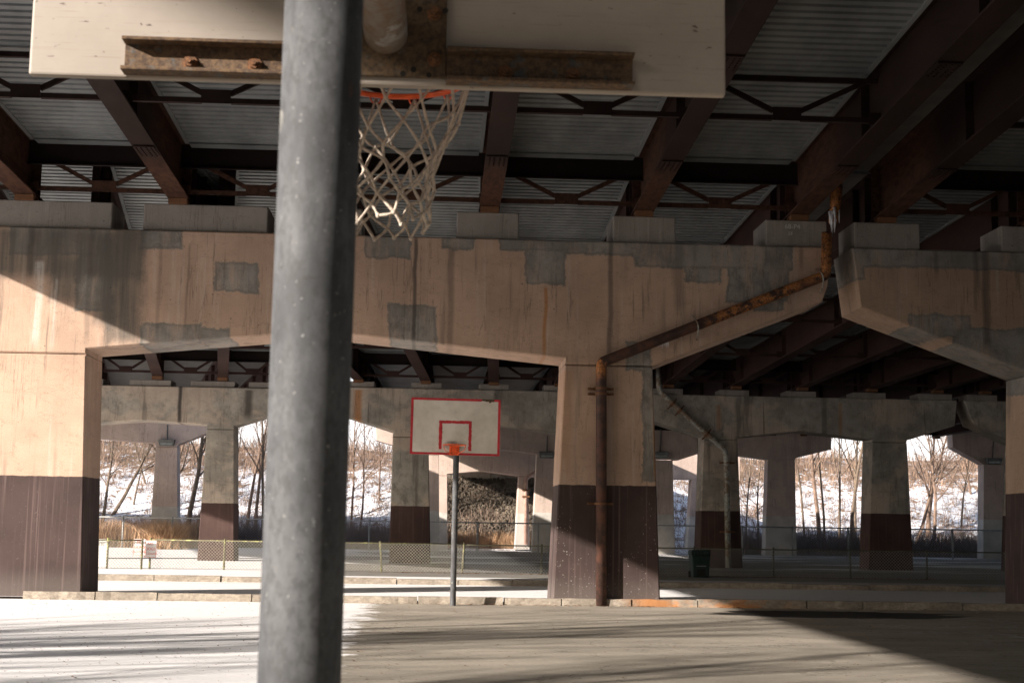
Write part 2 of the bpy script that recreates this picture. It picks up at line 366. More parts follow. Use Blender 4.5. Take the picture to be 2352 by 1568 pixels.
# ------------------------------------------------------------ ground
def snowmix(name, fmask, asphalt=(.15, .135, .118), streakx=True, snow=(.82, .80, .80)):
    n = NT(name, .85)
    a = n.noise((.5, .9, 1), 6, .6); b = n.noise((14, 14, 1), 6, .75); g = n.noise((90, 90, 1), 3, .7); w = n.noise((.15, 1.1, 1), 5, .6, off=7.)
    c = n.mix(n.step(a, .3, .7), tuple(k*.8 for k in asphalt), tuple(k*1.2 for k in asphalt))
    c = n.mix(n.step(b, .35, .7, 0., .35), c, tuple(k*.55 for k in asphalt))
    c = n.mix(n.ma('MULTIPLY', n.step(g, .52, .70), .45), c, (.42, .39, .34))
    c = n.mix(n.ma('MULTIPLY', n.step(n.noise((30, 34, 1), 4, .75, off=44.), .55, .68), .5), c, tuple(k*.55 for k in asphalt))
    c = n.mix(n.ma('MULTIPLY', n.step(w, .5, .7), .25), c, (.30, .26, .22))
    sn = n.mix(n.step(b, .3, .8), snow, tuple(k*.86 for k in snow))
    sn = n.mix(n.ma('MULTIPLY', n.step(n.noise((.5, 7, 1), 5, .7, off=17.), .56, .70), .16), sn, (.50, .46, .43))
    ck = n.ma('ABSOLUTE', n.ma('SUBTRACT', n.noise((.32, .5, 1), 6, .6, off=61.), .5))
    c = n.mix(n.ma('MULTIPLY', n.step(ck, .004, .001), .75), c, tuple(k*.3 for k in asphalt))
    c = n.mix(n.ma('MULTIPLY', n.step(n.noise((1.1, 2.6, 1), 6, .7, off=81.), .56, .72), .4), c, tuple(k*.55 for k in asphalt))
    msk = fmask(n, a, b, w); n.col(n.mix(msk, c, sn))
    n.bump(n.ma('ADD', n.ma('MULTIPLY', b, .6), n.ma('MULTIPLY', g, .25)), .25, .012)
    return n
def m_court(n, a, b, w):
    rag = n.ma('ADD', n.ma('MULTIPLY', n.ma('SUBTRACT', n.noise((.9, 2.2, 1), 8, .72, off=2.), .5), 2.3), n.ma('MULTIPLY', n.ma('SUBTRACT', b, .5), .4))
    main = n.step(n.ma('ADD', n.x, rag), -1.15, -1.3)
    nearl = n.ma('MULTIPLY', n.step(n.noise((1.2, 3, 1), 7, .75, off=25.), .66, .69), n.step(n.x, 1., -.5))
    return n.ma('MULTIPLY', n.ma('MAXIMUM', main, nearl), n.step(n.y, 5., 7.))  # snow left off behind the viewer to cut light bounced onto the board
cm = snowmix('court_asphalt', m_court, (.34, .30, .25))
# damp patch and pale frost by the kerb
pud = cm.ma('ADD', cm.ma('POWER', cm.ma('DIVIDE', cm.ma('SUBTRACT', cm.x, 8.0), 2.6), 2.), cm.ma('POWER', cm.ma('DIVIDE', cm.ma('SUBTRACT', cm.y, 28.4), 1.35), 2.))
pud = cm.ma('ADD', pud, cm.ma('MULTIPLY', cm.ma('SUBTRACT', cm.noise((.8, 1.2, 1), 5, .6, off=70.), .5), 1.8))
pm = cm.step(pud, 1.05, .8)
old = cm.b.inputs['Base Color'].links[0].from_socket
fr = cm.ma('MULTIPLY', cm.ma('MULTIPLY', cm.step(cm.voro((3.2, 1.6, 1), 'DISTANCE_TO_EDGE'), .10, .02), cm.step(cm.noise((.5, .8, 1), 3, off=5.), .42, .55)),
           cm.ma('MULTIPLY', cm.step(cm.x, 7.2, 8.2), cm.step(cm.y, 20., 22.5)))
c2 = cm.mix(cm.ma('MULTIPLY', fr, .55), old, (.42, .40, .38)); cm.col(cm.mix(pm, c2, (.03, .026, .023)))
cm.put(cm.b.inputs['Roughness'], cm.step(pm, 0., 1., .85, .6)); cm.b.inputs['Specular IOR Level'].default_value = .12
M['court'] = cm.m
def m_road(n, a, b, w):
    st_ = n.noise((.10, 5.5, 1), 5, .6, off=3.)
    return n.ma('MULTIPLY', n.step(st_, .26, .46, .35, 1.), n.step(n.x, 5., 12., 1., .72))
M['road'] = snowmix('snowy_road', m_road, (.22, .205, .19)).m
def m_lot(n, a, b, w):
    big = n.noise((.09, .16, 1), 6, .62, off=33.)
    left = n.step(n.ma('ADD', n.x, n.ma('MULTIPLY', n.ma('SUBTRACT', n.noise((.3, .9, 1), 6, .7), .5), 9.)), -3.5, -5.)
    walk = n.ma('MULTIPLY', n.step(n.y, 42.2, 41.6), n.step(n.x, 9., 3., .25, 1.))
    pat = n.ma('MULTIPLY', n.step(big, .50, .58), n.ma('MULTIPLY', n.step(n.y, 52., 58.), .85))
    return n.ma('MAXIMUM', n.ma('MAXIMUM', left, walk), pat)
M['lot'] = snowmix('lot_asphalt', m_lot, (.20, .185, .165)).m
def m_field(n, a, b, w): return n.ma('MULTIPLY', n.step(n.noise((.25, .25, .25), 8, .7, off=3.), .40, .47), n.step(n.y, 4., 30., .12, 1.))  # snow thinned behind the viewer to reduce bounced light
M['field'] = snowmix('snowy_field', m_field, (.20, .14, .09)).m
def hillmat():
    n = NT('snowy_hillside', .9)
    a = n.noise((.12, .12, .12), 6, .6); b = n.noise((1.1, .8, 1.9), 7, .75, off=4.); b2 = n.noise((3.5, 3., 5.), 6, .7, off=14.)
    high = n.step(n.ma('ADD', n.z, n.ma('MULTIPLY', n.ma('SUBTRACT', a, .5), 3.)), 4.8, 6.8)
    brush = n.mix(n.step(b2, .3, .7), (.13, .085, .06), (.34, .23, .16))
    f = n.ma('ADD', n.ma('ADD', n.ma('MULTIPLY', b, .6), n.ma('MULTIPLY', b2, .4)), n.ma('MULTIPLY', high, .10))
    n.col(n.mix(n.step(f, .50, .56), (.84, .84, .88), brush)); n.bump(b2, .9, .25); return n.m
M['hill'] = hillmat()

ys = []
def sheet(name, x0, x1, y0, y1, z, mat, nx=2, ny=2, zf=None):
    b = MB(); vs = []; fs = []
    for j in range(ny+1):
        for i in range(nx+1):
            x = x0+(x1-x0)*i/nx; y = y0+(y1-y0)*j/ny; vs.append((x, y, z+(zf(x, y) if zf else 0)))
    for j in range(ny):
        for i in range(nx):
            k = j*(nx+1)+i; fs.append((k, k+1, k+nx+2, k+nx+1))
    b.add(vs, fs); o = b.build(name, mat, smooth=True); return tag(o, kind='structure')
KY = 30.42                            # near kerb face
sheet('ground', -700, 700, -500, 1500, -.04, M['field'])
sheet('court', -60, 60, -40, KY+.1, 0, M['court'])
sheet('road', -80, 90, KY+.05, 39.5, .05, M['road'])
sheet('pavement', -80, 90, 39.45, 90, .17, M['lot'])
def hill_z(x, y):
    t = max(0, min(1, (y-97)/27)); s_ = t*t*(3-2*t)
    n_ = mnoise.noise(Vector((x*.05, y*.05, 0)))
    return s_*(7.9+1.0*n_) + t*.4*mnoise.noise(Vector((x*.22, y*.22, 3)))
sheet('hillside', -110, 140, 90, 150, .1, M['hill'], 180, 60, hill_z)

M['earth'] = simple('light_block_earth', (.10, .075, .055), .95, .3, .3)
sheet('light_block_bank', 58, 80, -110, 100, 0, M['earth'], 10, 30, lambda x, y: 5*min(1, (x-58)/10)+mnoise.noise(Vector((x*.2, y*.2, 1))))  # unseen bank added to block horizon light from the right
sheet('light_block_bank', -90, 90, -75, -55, 0, M['earth'], 30, 10, lambda x, y: 12*min(1, (-55-y)/10)+mnoise.noise(Vector((x*.2, y*.2, 1))))  # unseen bank added to close off horizon light behind the viewer
def kerb(name, y0, y1, z0, z1, x0, x1, mat, sd):
    rnd = random.Random(sd); b = MB(); x = x0
    while x < x1:
        L = rnd.uniform(1.2, 2.4); dz = rnd.uniform(-.012, .015); dy = rnd.uniform(-.02, .02); g = .012
        nseg = 8; yy = [y0+dy+rnd.uniform(-.016, .016) for _ in range(nseg+1)]; zz = [z1+dz+rnd.uniform(-.012, .012) for _ in range(nseg+1)]
        for k in range(nseg):
            a = x+g+(L-2*g)*k/nseg; c = x+g+(L-2*g)*(k+1)/nseg
            b.hexa([(a, yy[k]-.02, z0), (c, yy[k+1]-.02, z0), (c, y1, z0), (a, y1, z0), (a, yy[k], zz[k]), (c, yy[k+1], zz[k+1]), (c, y1, z1+dz), (a, y1, z1+dz)])
        x += L
    return tag(b.build(name, mat), kind='structure')
def granite():
    n = NT('granite_kerb', .9); a = n.noise((9, 9, 14), 7, .8); b = n.noise((1.2, 1.2, 2), 4, .6, off=3.)
    c = n.mix(n.step(a, .3, .7), (.24, .20, .16), (.44, .38, .31))
    rz = n.ma('MULTIPLY', n.ma('MULTIPLY', n.step(n.x, 3.8, 4.6), n.step(n.x, 8.2, 7.2)), n.step(n.y, 34., 33.))
    c = n.mix(n.ma('MULTIPLY', n.ma('MULTIPLY', rz, n.step(b, .42, .6)), .85), c, (.42, .17, .05))
    c = n.mix(n.ma('MULTIPLY', n.step(b, .55, .4), .35), c, (.12, .10, .08))
    n.col(c); n.bump(a, .9, .03); return n.m
M['granite'] = granite()
kerb('kerb', KY, Y1+.02, -.02, .155, XZ(52, 1360, KY)[0], 60, M['granite'], 3)
kerb('kerb', 39.3, 39.6, 0, .20, -60, 70, M['granite'], 5)

# ------------------------------------------------------------ row 1 piers
def pier(name, label, polycap, cols, pads, Y, thick, mat, padmat, bev=.03, padh=None, pad_d=None, group='concrete bridge piers'):
    xs = [p[0] for p in polycap]; root = empty(name, ((min(xs)+max(xs))/2, Y+thick/2, 0), label, 'bridge pier', group)
    b = MB().prism(polycap, Y, Y+thick, bev); b.build('cap_beam', mat, root)
    for cpoly in cols:
        MB().prism(cpoly, Y, Y+thick, bev).build('column', mat, root)
    for (x0, x1, z0, z1) in pads:
        d0 = .12; b = MB().prism([(x0, z0), (x1, z0), (x1, z1), (x0, z1)], Y+.10, Y+thick-.12, .02); b.build('bearing_pedestal', padmat, root)
    return root
def poly(pts, Y): return [XZ(u, v, Y) for u, v in pts]
TOP1 = XZ(1300, 552, Y1)[1]; ZJ = XZ(1400, 838, Y1)[1]
x200 = XZ(198, 815, Y1)[0]
capA = [(-13.6, TOP1), (XZ(1904, 563, Y1)[0], TOP1), XZ(1902, 655, Y1), XZ(1889, 693, Y1), (XZ(1499, 836, Y1)[0], ZJ), (XZ(1297, 832, Y1)[0], ZJ), XZ(1297, 823, Y1),
        XZ(738, 760, Y1), (x200, XZ(200, 801, Y1)[1]), (x200, ZJ), (x200-2.15, ZJ), (-13.5, TOP1-1.2)]
capA = [p for p in capA]
colA1 = [(x200-2.15, ZJ-.015), (x200, ZJ-.015), (XZ(188, 1354, Y1)[0], .0), (x200-2.25, .0)]
colA2 = [(XZ(1297, 832, Y1)[0], ZJ-.015), (XZ(1499, 836, Y1)[0], ZJ-.015), (XZ(1517, 1380, Y1)[0], .0), (XZ(1269, 1372, Y1)[0], .0)]
def pads(lst, Y, z0, h): return [(XZ(a, 540, Y)[0], XZ(b, 540, Y)[0], z0+.002, z0+h) for a, b in lst]
PH = XZ(1480, 497, Y1+.1)[1]-TOP1
pierA = pier('bridge_pier', 'big tan painted concrete pier with brown base, nearest one, spanning left and centre', capA, [colA1, colA2],
     [(x, y, a, b) for x, y, a, b in pads([(-370, -250), (-60, 252), (325, 612), (690, 830), (1049, 1192), (1410, 1553), (1762, 1902)], Y1, TOP1, PH)], Y1, 1.5, M['pier_a'], M['pad'])
capB = [XZ(1957, 571, Y1), (32, TOP1), (32, TOP1-1.6), (XZ(2372, 870, Y1)[0]+2.15, ZJ), (XZ(2372, 870, Y1)[0], ZJ), XZ(1977, 706, Y1)]
capB[0] = (capB[0][0], TOP1)
xB = XZ(2372, 870, Y1)[0]
colB = [(xB, ZJ-.015), (xB+2.15, ZJ-.015), (xB+2.3, 0), (xB-.18, 0)]
dx = XZ(2120, 540, Y1)[0]-XZ(1765, 540, Y1)[0]
pb = pads([(1966, 2116), (2305, 2460), (2670, 2810), (3030, 3170), (3380, 3530)], Y1, TOP1, PH)
pier('bridge_pier', 'concrete pier at the right edge beyond the gap, slanting haunch and brown column base', capB, [colB, [(x+9.5, z) for x, z in colB]], pb, Y1, 1.5, M['pier_b'], M['pad'])

# ------------------------------------------------------------ row 2 piers
T2 = XZ(1279, 898, Y2)[1]; J2 = XZ(940, 1003, Y2)[1]; PH2 = .25
def X2(u, v=1000): return XZ(u, v, Y2)[0]
def Z2(u, v): return XZ(u, v, Y2)[1]
TL = Z2(500, 889)
JL = Z2(505, 985)
capL = [(X2(-60), TL), (X2(712), TL), (X2(708), Z2(708, 925)), (X2(537), Z2(537, 977)), (X2(537), JL), (X2(474), JL), (X2(474), Z2(474, 975)), (X2(322), Z2(322, 964)),
        (X2(150), Z2(150, 976)), (X2(150), JL), (X2(80), JL), (X2(80), Z2(80, 972)), (X2(-60), Z2(-60, 930))]
colL = [[(X2(474), JL-.012), (X2(537), JL-.012), (X2(538, 1290), .0), (X2(452, 1290), .0)], [(X2(80), JL-.012), (X2(150), JL-.012), (X2(152, 1290), 0), (X2(66, 1290), 0)]]
def pd2(lst, z): return [(X2(a, 880), X2(b, 880), z+.002, z+PH2) for a, b in lst]
pier('bridge_pier', 'stained grey pier of the left ramp behind the leftmost arch, brown lower column', capL, colL, pd2([(160, 235), (296, 392), (437, 539), (571, 680)], TL), Y2, 1.3, M['pier2'], M['pad'])
capR = [(X2(728), T2), (X2(1466), T2), (X2(1462), Z2(1462, 960)), (X2(1380), Z2(1380, 990)), (X2(1380), J2), (X2(1297), J2), (X2(1297), Z2(1297, 995)),
        (X2(1142), Z2(1142, 976)), (X2(984), Z2(984, 990)), (X2(984), J2), (X2(902), J2), (X2(902), Z2(902, 990)), (X2(728), Z2(728, 935))]
colR = [[(X2(902), J2-.012), (X2(984), J2-.012), (X2(989, 1299), 0), (X2(893, 1299), 0)], [(X2(1297), J2-.012), (X2(1380), J2-.012), (X2(1388, 1299), 0), (X2(1290, 1299), 0)]]
pier('bridge_pier', 'grey stained pier with orange rust streak, directly behind the far red bordered backboard', capR, colR, pd2([(790, 860), (945, 1015), (1101, 1170), (1250, 1321), (1395, 1460)], T2), Y2, 1.3, M['pier2'], M['pad'])
T2b = Z2(2000, 915)
J2b = Z2(1850, 1012)
capM = [(X2(1482), T2b), (X2(2200), T2b), (X2(2194), Z2(2194, 978)), (X2(2083), Z2(2083, 1011)), (X2(2083), J2b), (X2(2003), J2b), (X2(2003), Z2(2003, 1009)), (X2(1838), Z2(1838, 989)),
        (X2(1694), Z2(1694, 1004)), (X2(1694), J2b), (X2(1616), J2b), (X2(1616), Z2(1616, 1002)), (X2(1486), Z2(1486, 962))]
colM = [[(X2(1616), J2b-.012), (X2(1694), J2b-.012), (X2(1706, 1307), 0), (X2(1606, 1307), 0)], [(X2(2003), J2b-.012), (X2(2083), J2b-.012), (X2(2099, 1312), 0), (X2(1995, 1312), 0)]]
pier('bridge_pier', 'dark grey two column pier in deep shade behind the pale downpipe, right half', capM, colM, pd2([(1500, 1570), (1655, 1722), (1808, 1876), (1962, 2036), (2110, 2188)], T2b), Y2, 1.3, M['pier2'], M['pad'])
capN = [(X2(2217), T2b), (X2(2700), T2b), (X2(2700), Z2(2700, 985)), (X2(2420), J2b), (X2(2335), J2b), (X2(2335), Z2(2335, 1020)), (X2(2238), Z2(2238, 974))]
colN = [[(X2(2335), J2b-.012), (X2(2420), J2b-.012), (X2(2430, 1312), 0), (X2(2327, 1312), 0)]]
pier('bridge_pier', 'dark pier end barely seen beside the right column, beyond the narrow gap', capN, colN, pd2([(2224, 2292), (2380, 2450), (2530, 2600)], T2b), Y2, 1.3, M['pier2'], M['pad'])

# ------------------------------------------------------------ row 3: newer pink hammerheads and portals
def X3(u, Y=Y3, v=1050): return XZ(u, v, Y)[0]
def Z3(u, v, Y=Y3): return XZ(u, v, Y)[1]
G3 = 'pale pink piers of the far road'
t3 = 1.0
def P3(pts, Y=Y3): return [XZ(u, v, Y) for u, v in pts]
pier('bridge_pier', 'pale pink T-shaped pier with a floodlight, seen under the leftmost far arch', P3([(120, 946), (505, 952), (503, 984), (407, 1021), (407, 1026), (358, 1026), (357, 1018), (180, 1004), (120, 1001)]),
     [P3([(358, 1026.5), (407, 1026.5), (408, 1275), (341, 1275)])], [], Y3, t3, M['pier3'], M['pad'], .02, group=G3)
pa = P3([(862, 972), (1330, 985), (1420, 1000), (1330, 1046), (1330, 1049), (1233, 1049), (1233, 1042), (1148, 1031), (1080, 1025), (1008, 1038), (1008, 1045), (930, 1045), (930, 1031), (864, 1011)])
pier('bridge_pier', 'pale pink portal pier behind the far hoop pole, its beam under the backboard', pa,
     [P3([(932, 1045.5), (1008, 1045.5), (1009, 1272), (925, 1272)]), P3([(1233, 1049.5), (1330, 1049.5), (1338, 1275), (1221, 1275)])], [], Y3, t3, M['pier3'], M['pad'], .02, group=G3)
YB = 97.0
pier('bridge_pier', 'sunlit pink inner portal framing the rocky slope, behind the portal nearest the far hoop', P3([(975, 1000), (1330, 1020), (1330, 1094), (1209, 1094), (1192, 1092), (1109, 1081), (1027, 1088), (1027, 1092), (975, 1091)], YB),
     [P3([(975, 1091.5), (1027, 1092.5), (1028, 1262), (965, 1262)], YB), P3([(1192, 1093), (1212, 1094.5), (1217, 1262), (1183, 1262)], YB)], [], YB, 1.6, M['pier3'], M['pad'], .02, group=G3)
pier('bridge_pier', 'shaded pink pier just right of the big centre column, floodlight on its beam', P3([(1440, 960), (1660, 985), (1625, 1035), (1560, 1056), (1547, 1056), (1547, 1054), (1440, 1052)]),
     [P3([(1450, 1055), (1545, 1056.5), (1551, 1275), (1445, 1275)])], [], Y3, t3, M['pier3'], M['pad'], .02, group=G3)
pier('bridge_pier', 'shaded pink portal leg behind the stained column with the grey downpipe', P3([(1540, 1040), (1700, 1046), (1700, 1103), (1589, 1101), (1540, 1100)], YB),
     [P3([(1589, 1101.5), (1650, 1102.5), (1652, 1262), (1579, 1262)], YB)], [], YB, 1.2, M['pier3'], M['pad'], .02, group=G3)
pier('bridge_pier', 'brownish pink T-shaped pier left of the tall bare trunks, right half', P3([(1600, 975), (1911, 975), (1909, 1032), (1826, 1052), (1826, 1057), (1764, 1057), (1764, 1055), (1690, 1045), (1600, 1036)]),
     [P3([(1764, 1057.5), (1826, 1057.5), (1830, 1275), (1757, 1275)])], [], Y3, t3, M['pier3'], M['pad'], .02, group=G3)
pier('bridge_pier', 'pinkish grey pier with bright sunlit beam end at the far right', P3([(2187, 984), (2450, 990), (2450, 1040), (2340, 1066), (2260, 1066), (2189, 1027)]),
     [P3([(2260, 1066.5), (2340, 1066.5), (2346, 1285), (2258, 1285)])], [], Y3, t3, M['pier3'], M['pad'], .02, group=G3)

# ------------------------------------------------------------ bridge spans
def span(name, label, gir0, gir1, ya, yb, za, zb, mat, depth=1.25, fl=.45, frames=(), corr=.27, form_y=None, edge0=None, edge1=None, nseg=1, panels=None, group='steel girder bridge spans', form=True, closed=False):
    """gir0/gir1: girder x at ya and yb; za/zb: underside heights."""
    root = empty(name, ((gir0[0]+gir0[-1])/2, (ya+yb)/2, 0), label, 'bridge span', group)
    def gx(i, y): t = (y-ya)/(yb-ya); return gir0[i]+(gir1[i]-gir0[i])*t
    def gz(y): t = (y-ya)/(yb-ya); return za+(zb-za)*t
    for i in range(len(gir0)):
        b = MB()
        def seg(dx0, dx1, dz0, dz1, y0=ya, y1=yb):
            b.hexa([(gx(i, y0)+dx0, y0, gz(y0)+dz0), (gx(i, y0)+dx1, y0, gz(y0)+dz0), (gx(i, y1)+dx1, y1, gz(y1)+dz0), (gx(i, y1)+dx0, y1, gz(y1)+dz0),
                    (gx(i, y0)+dx0, y0, gz(y0)+dz1), (gx(i, y0)+dx1, y0, gz(y0)+dz1), (gx(i, y1)+dx1, y1, gz(y1)+dz1), (gx(i, y1)+dx0, y1, gz(y1)+dz1)])
        seg(-fl/2, fl/2, 0, .045); seg(-.012, .012, .045, depth-.03); seg(-fl*.42, fl*.42, depth-.03, depth)
        k = ya+1.2
        while k < yb:
            seg(-fl*.38, fl*.38, .045, depth-.03, k, k+.014); k += 5.8 if depth > 1 else 7
        seg(-fl*.45, fl*.45, .045, depth-.03, yb-.25, yb-.22); seg(-fl*.45, fl*.45, .045, depth-.03, ya+.22, ya+.25)
        if 24.8 in frames:          # bolted splice under the flange
            for ys_ in (21.6, 27.2):
                x_, z_ = gx(i, ys_), gz(ys_); b.box(x_-fl*.45, x_+fl*.45, ys_-.35, ys_+.35, z_-.022, z_-.003)
                for bx__ in (-.32, -.12, .12, .32):
                    for by__ in (-.28, -.17, -.06, .06, .17, .28): b.tube([(x_+bx__*fl, ys_+by__, z_-.024), (x_+bx__*fl, ys_+by__, z_-.042)], .016, 6)
        b.build('girder', mat, root)
        b2 = MB(); yy = yb-.55; b2.box(gx(i, yy)-.2, gx(i, yy)+.2, yy-.2, yy+.2, gz(yy)-.12, gz(yy)-.003); b2.build('bearing', M['steelbolt'], root)
    fy0, fy1 = form_y or (ya+.3, yb-1.15)
    for i in range(len(gir0)-1):
        if not form: break
        b = MB(); y = fy0; vs = []; 
        prof = [(0, 0), (.40, 0), (.50, .065), (.72, .065), (.82, 0)] 
        rows = []
        while y < fy1:
            for py, pz in prof: rows.append((y+py*corr, pz))
            y += corr
        for (yy, pz) in rows:
            z = gz(yy)+depth-.14+pz; x0 = gx(i, yy)+fl*.42+.05; x1 = gx(i+1, yy)-fl*.42-.05
            vs += [(x0, yy, z), (x1, yy, z)]
        fs = [(2*k, 2*k+1, 2*k+3, 2*k+2) for k in range(len(rows)-1)]
        b.add(vs, fs)
        for side in (0, 1):     # flashing angle along each girder
            for (q0, q1) in ((fy0, fy1),):
                def xx(yq): return gx(i, yq)+fl*.42 if side == 0 else gx(i+1, yq)-fl*.42-.08
                b.hexa([(xx(q0), q0, gz(q0)+depth-.17), (xx(q0)+.08, q0, gz(q0)+depth-.17), (xx(q1)+.08, q1, gz(q1)+depth-.17), (xx(q1), q1, gz(q1)+depth-.17),
                        (xx(q0), q0, gz(q0)+depth-.03), (xx(q0)+.08, q0, gz(q0)+depth-.03), (xx(q1)+.08, q1, gz(q1)+depth-.03), (xx(q1), q1, gz(q1)+depth-.03)])
        b.box(gx(i, fy1)+fl*.42+.08, gx(i+1, fy1)-fl*.42-.08, fy1, fy1+.32, gz(fy1)+depth-.17, gz(fy1)+depth-.15)
        b.build('deck_form', M['form'], root)
    # end diaphragm beams between girders and truss frames
    for i in range(len(gir0)-1):
        for yq, z0, z1 in ((yb-.62, .1 if closed else depth-.55, depth-.03),):
            b = MB(); xa, xb_ = gx(i, yq)+.014, gx(i+1, yq)-.014
            b.box(xa, xb_, yq, yq+.02, gz(yq)+z0, gz(yq)+z1); b.box(xa, xb_, yq-.09, yq-.001, gz(yq)+z0-.02, gz(yq)+z0)
            b.build('diaphragm', M['steel_dark'], root)
        for yq in list(frames)+[yb-.45]:
            b = MB(); xa, xb_ = gx(i, yq)+.014, gx(i+1, yq)-.014; xm = (xa+xb_)/2; z = gz(yq)
            b.box(xa, xm-.26, yq-.05, yq+.05, z+.16, z+.25)
            b.box(xm+.26, xb_, yq-.05, yq+.05, z+.16, z+.25)
            b.box(xm-.26, xm+.26, yq-.065, yq-.052, z+.15, z+.40)
            b.bar((xm-.24, yq, z+.34), (xa+.1, yq, z+depth-.24), .09, .07, (0, 1, 0)); b.bar((xm+.24, yq, z+.34), (xb_-.1, yq, z+depth-.24), .09, .07, (0, 1, 0))
            if yq != yb-.45: b.box(xa, xb_, yq+.055, yq+.13, z+depth-.32, z+depth-.23)
            b.box(xa, xa+.22, yq-.07, yq-.056, z+.12, z+.34); b.box(xb_-.22, xb_, yq-.07, yq-.056, z+.12, z+.34)
            b.build('cross_brace', mat, root)
    e0 = edge0 or (gir0[0]-.9, gir1[0]-.9); e1 = edge1 or (gir0[-1]+.9, gir1[-1]+.9)
    b = MB().hexa([(e0[0], ya, za+depth+.003), (e1[0], ya, za+depth+.003), (e1[1], yb, zb+depth+.003), (e0[1], yb, zb+depth+.003),
                   (e0[0], ya, za+depth+.26), (e1[0], ya, za+depth+.26), (e1[1], yb, zb+depth+.26), (e0[1], yb, zb+depth+.26)])
    b.build('deck_slab', M['slab'], root)
    return root
ZB1 = XZ(1126, 476, Y1)[1]           # underside of girders where they land on row 1
def pc(u, v=540): return XZ(u, v, Y1)[0]
g1 = [pc(49), pc(404), pc(764), pc(1124), pc(1480), pc(1838)]
g2_end = 60.
ya1 = -16.4; yb1 = Y1+.75; GR = .04
za1 = ZB1+GR*(yb1-ya1)
# the outer girder flares away from the others towards the viewer
Xf1 = 6.45-(ZB1)/.437
span('bridge_span', 'nearest overhead bridge span of brown girders, corrugated grey soffit, above the court', [Xf1-4.7]+g1, [Xf1]+g1, ya1, yb1, za1, ZB1, M['steel'],
     frames=[7.4, 13.2, 19.0, 24.8], edge0=(Xf1-4.7, Xf1-.2), edge1=(g1[-1]+.75, g1[-1]+.75))
span('bridge_span', 'overhead span behind the viewer, continuing the nearest bridge over the court', [Xf1-8.3]+g1, [Xf1-4.7]+g1, -52., -16.5, za1+1.3, za1+.1, M['steel'], edge0=(Xf1-8.5, Xf1-4.9), edge1=(g2_end, g2_end), form=False)
span('bridge_span', 'added unseen span shading the ground behind the viewer, out of the picture', [-50, -45, -40, -35, -30, -26], [-50, -45, -40, -35, -30, -26], -52., -21.2, za1+1.3, za1+.2, M['steel'], edge1=(-21.8, -21.8), form=False)  # added out of view, its deck shades the ground behind the viewer
g2 = [pc(2040), pc(2382), pc(2740), pc(3100), pc(3455)]
span('bridge_span', 'darkest overhead span at the upper right, right of the long joint', g2, g2, ya1, yb1, za1, ZB1, M['steel'], frames=[7.4, 13.2, 19.0, 24.8], edge0=(g1[-1]+.80, g1[-1]+.80), edge1=(60, 60))
ZB2 = XZ(972, 876, Y2)[1]; ZB2r = T2b+PH2+.12
def p2(u): return XZ(u, 880, Y2)[0]
ya2 = yb1+.08; yb2 = Y2+.65
gb0 = [pc(404), pc(764), pc(1124), pc(1480), pc(1838)]
gb1 = [p2(826), p2(980), p2(1136), p2(1286), p2(1428)]
span('bridge_span', 'second girder span, seen through the middle arch above the far backboard', gb0, gb1, ya2, yb2, ZB1, ZB2, M['steel2'], depth=1.2, fl=.42, frames=[37.5, 44., 50.5],
     edge0=(gb0[0]-.5, gb1[0]-.8), edge1=(g1[-1]+.75, p2(1475)))
gl0 = [-14.2, -10.9, pc(175), pc(250), pc(300)]
gl1 = [p2(72), p2(208), p2(356), p2(506), p2(640)]
gl0 = [gl1[i]+4.1+.25*(i-4) for i in range(5)]
span('bridge_span', 'left ramp span with purplish girders, seen through the left part of the near arch', gl0, gl1, ya2, yb2, ZB1, TL+PH2+.12, M['steel2'], depth=1.2, fl=.42, frames=[38.5, 45., 51.], edge0=(-17.5, -30.5), edge1=(gl0[-1]+.3, gl1[-1]+.8))  # slab widened left of its girders to shade the ramp and pink piers
gc0 = g2; gc1 = [p2(1535), p2(1690), p2(1842), p2(2000), p2(2150)]
span('bridge_span', 'dark girder span above the trash bin and pale downpipe', gc0, gc1, ya2, yb2, ZB1, ZB2r, M['steel2'], depth=1.2, fl=.42, frames=[37.5, 44., 50.5], edge0=(g1[-1]+.80, p2(1478)), edge1=(gc0[-1]+1.9, p2(2206)))
gd0 = [pc(3800), pc(4150), pc(4500)]; gd1 = [p2(2258), p2(2415), p2(2565)]
span('bridge_span', 'dark span behind the right edge column, beyond the second gap', gd0, gd1, ya2, yb2, ZB1, ZB2r, M['steel2'], depth=1.2, fl=.42, frames=[44.], edge0=(gc0[-1]+2.05, p2(2210)), edge1=(60, 60))
# third bay, beyond row 2 to the far road piers
ya3 = yb2+.08; yb3 = Y3+.6; Z3T = 8.1
span('bridge_span', 'far span behind the left ramp pier, only its shaded underside showing', gl1, [x-5 for x in gl1], ya3, 82., TL+PH2+.12, 8.0, M['steel2'], depth=1.2, fl=.42, form=False, edge0=(-30.5, -37))  # slab edge pushed left beyond the girders for added shade
span('bridge_span', 'far road deck over the leftmost T-shaped pink pier', [-42, -37, -32, -27, -22, -18], [-42, -37, -32, -27, -22, -18], 82.1, 96.5, 8.15, 8.15, M['steel2'], depth=.9, fl=.4, form=False)
span('bridge_span', 'far span behind the rust streaked pier, shading the pink portal', gb1, [x+.3 for x in gb1], ya3, yb3, ZB2, 7.9, M['steel2'], depth=1.2, fl=.42, edge1=(p2(1475), p2(1475)+.3))
span('bridge_span', 'far span behind the dark two column pier, right half', gc1+[p2(2258), p2(2415), p2(2565), p2(2720)], [x+.6 for x in gc1+[p2(2258), p2(2415), p2(2565), p2(2720)]], ya3, yb3, ZB2r, 7.72, M['steel2'], depth=1.2, fl=.42, form=False, closed=True, edge0=(p2(1478), p2(1478)+.35), edge1=(60, 60))
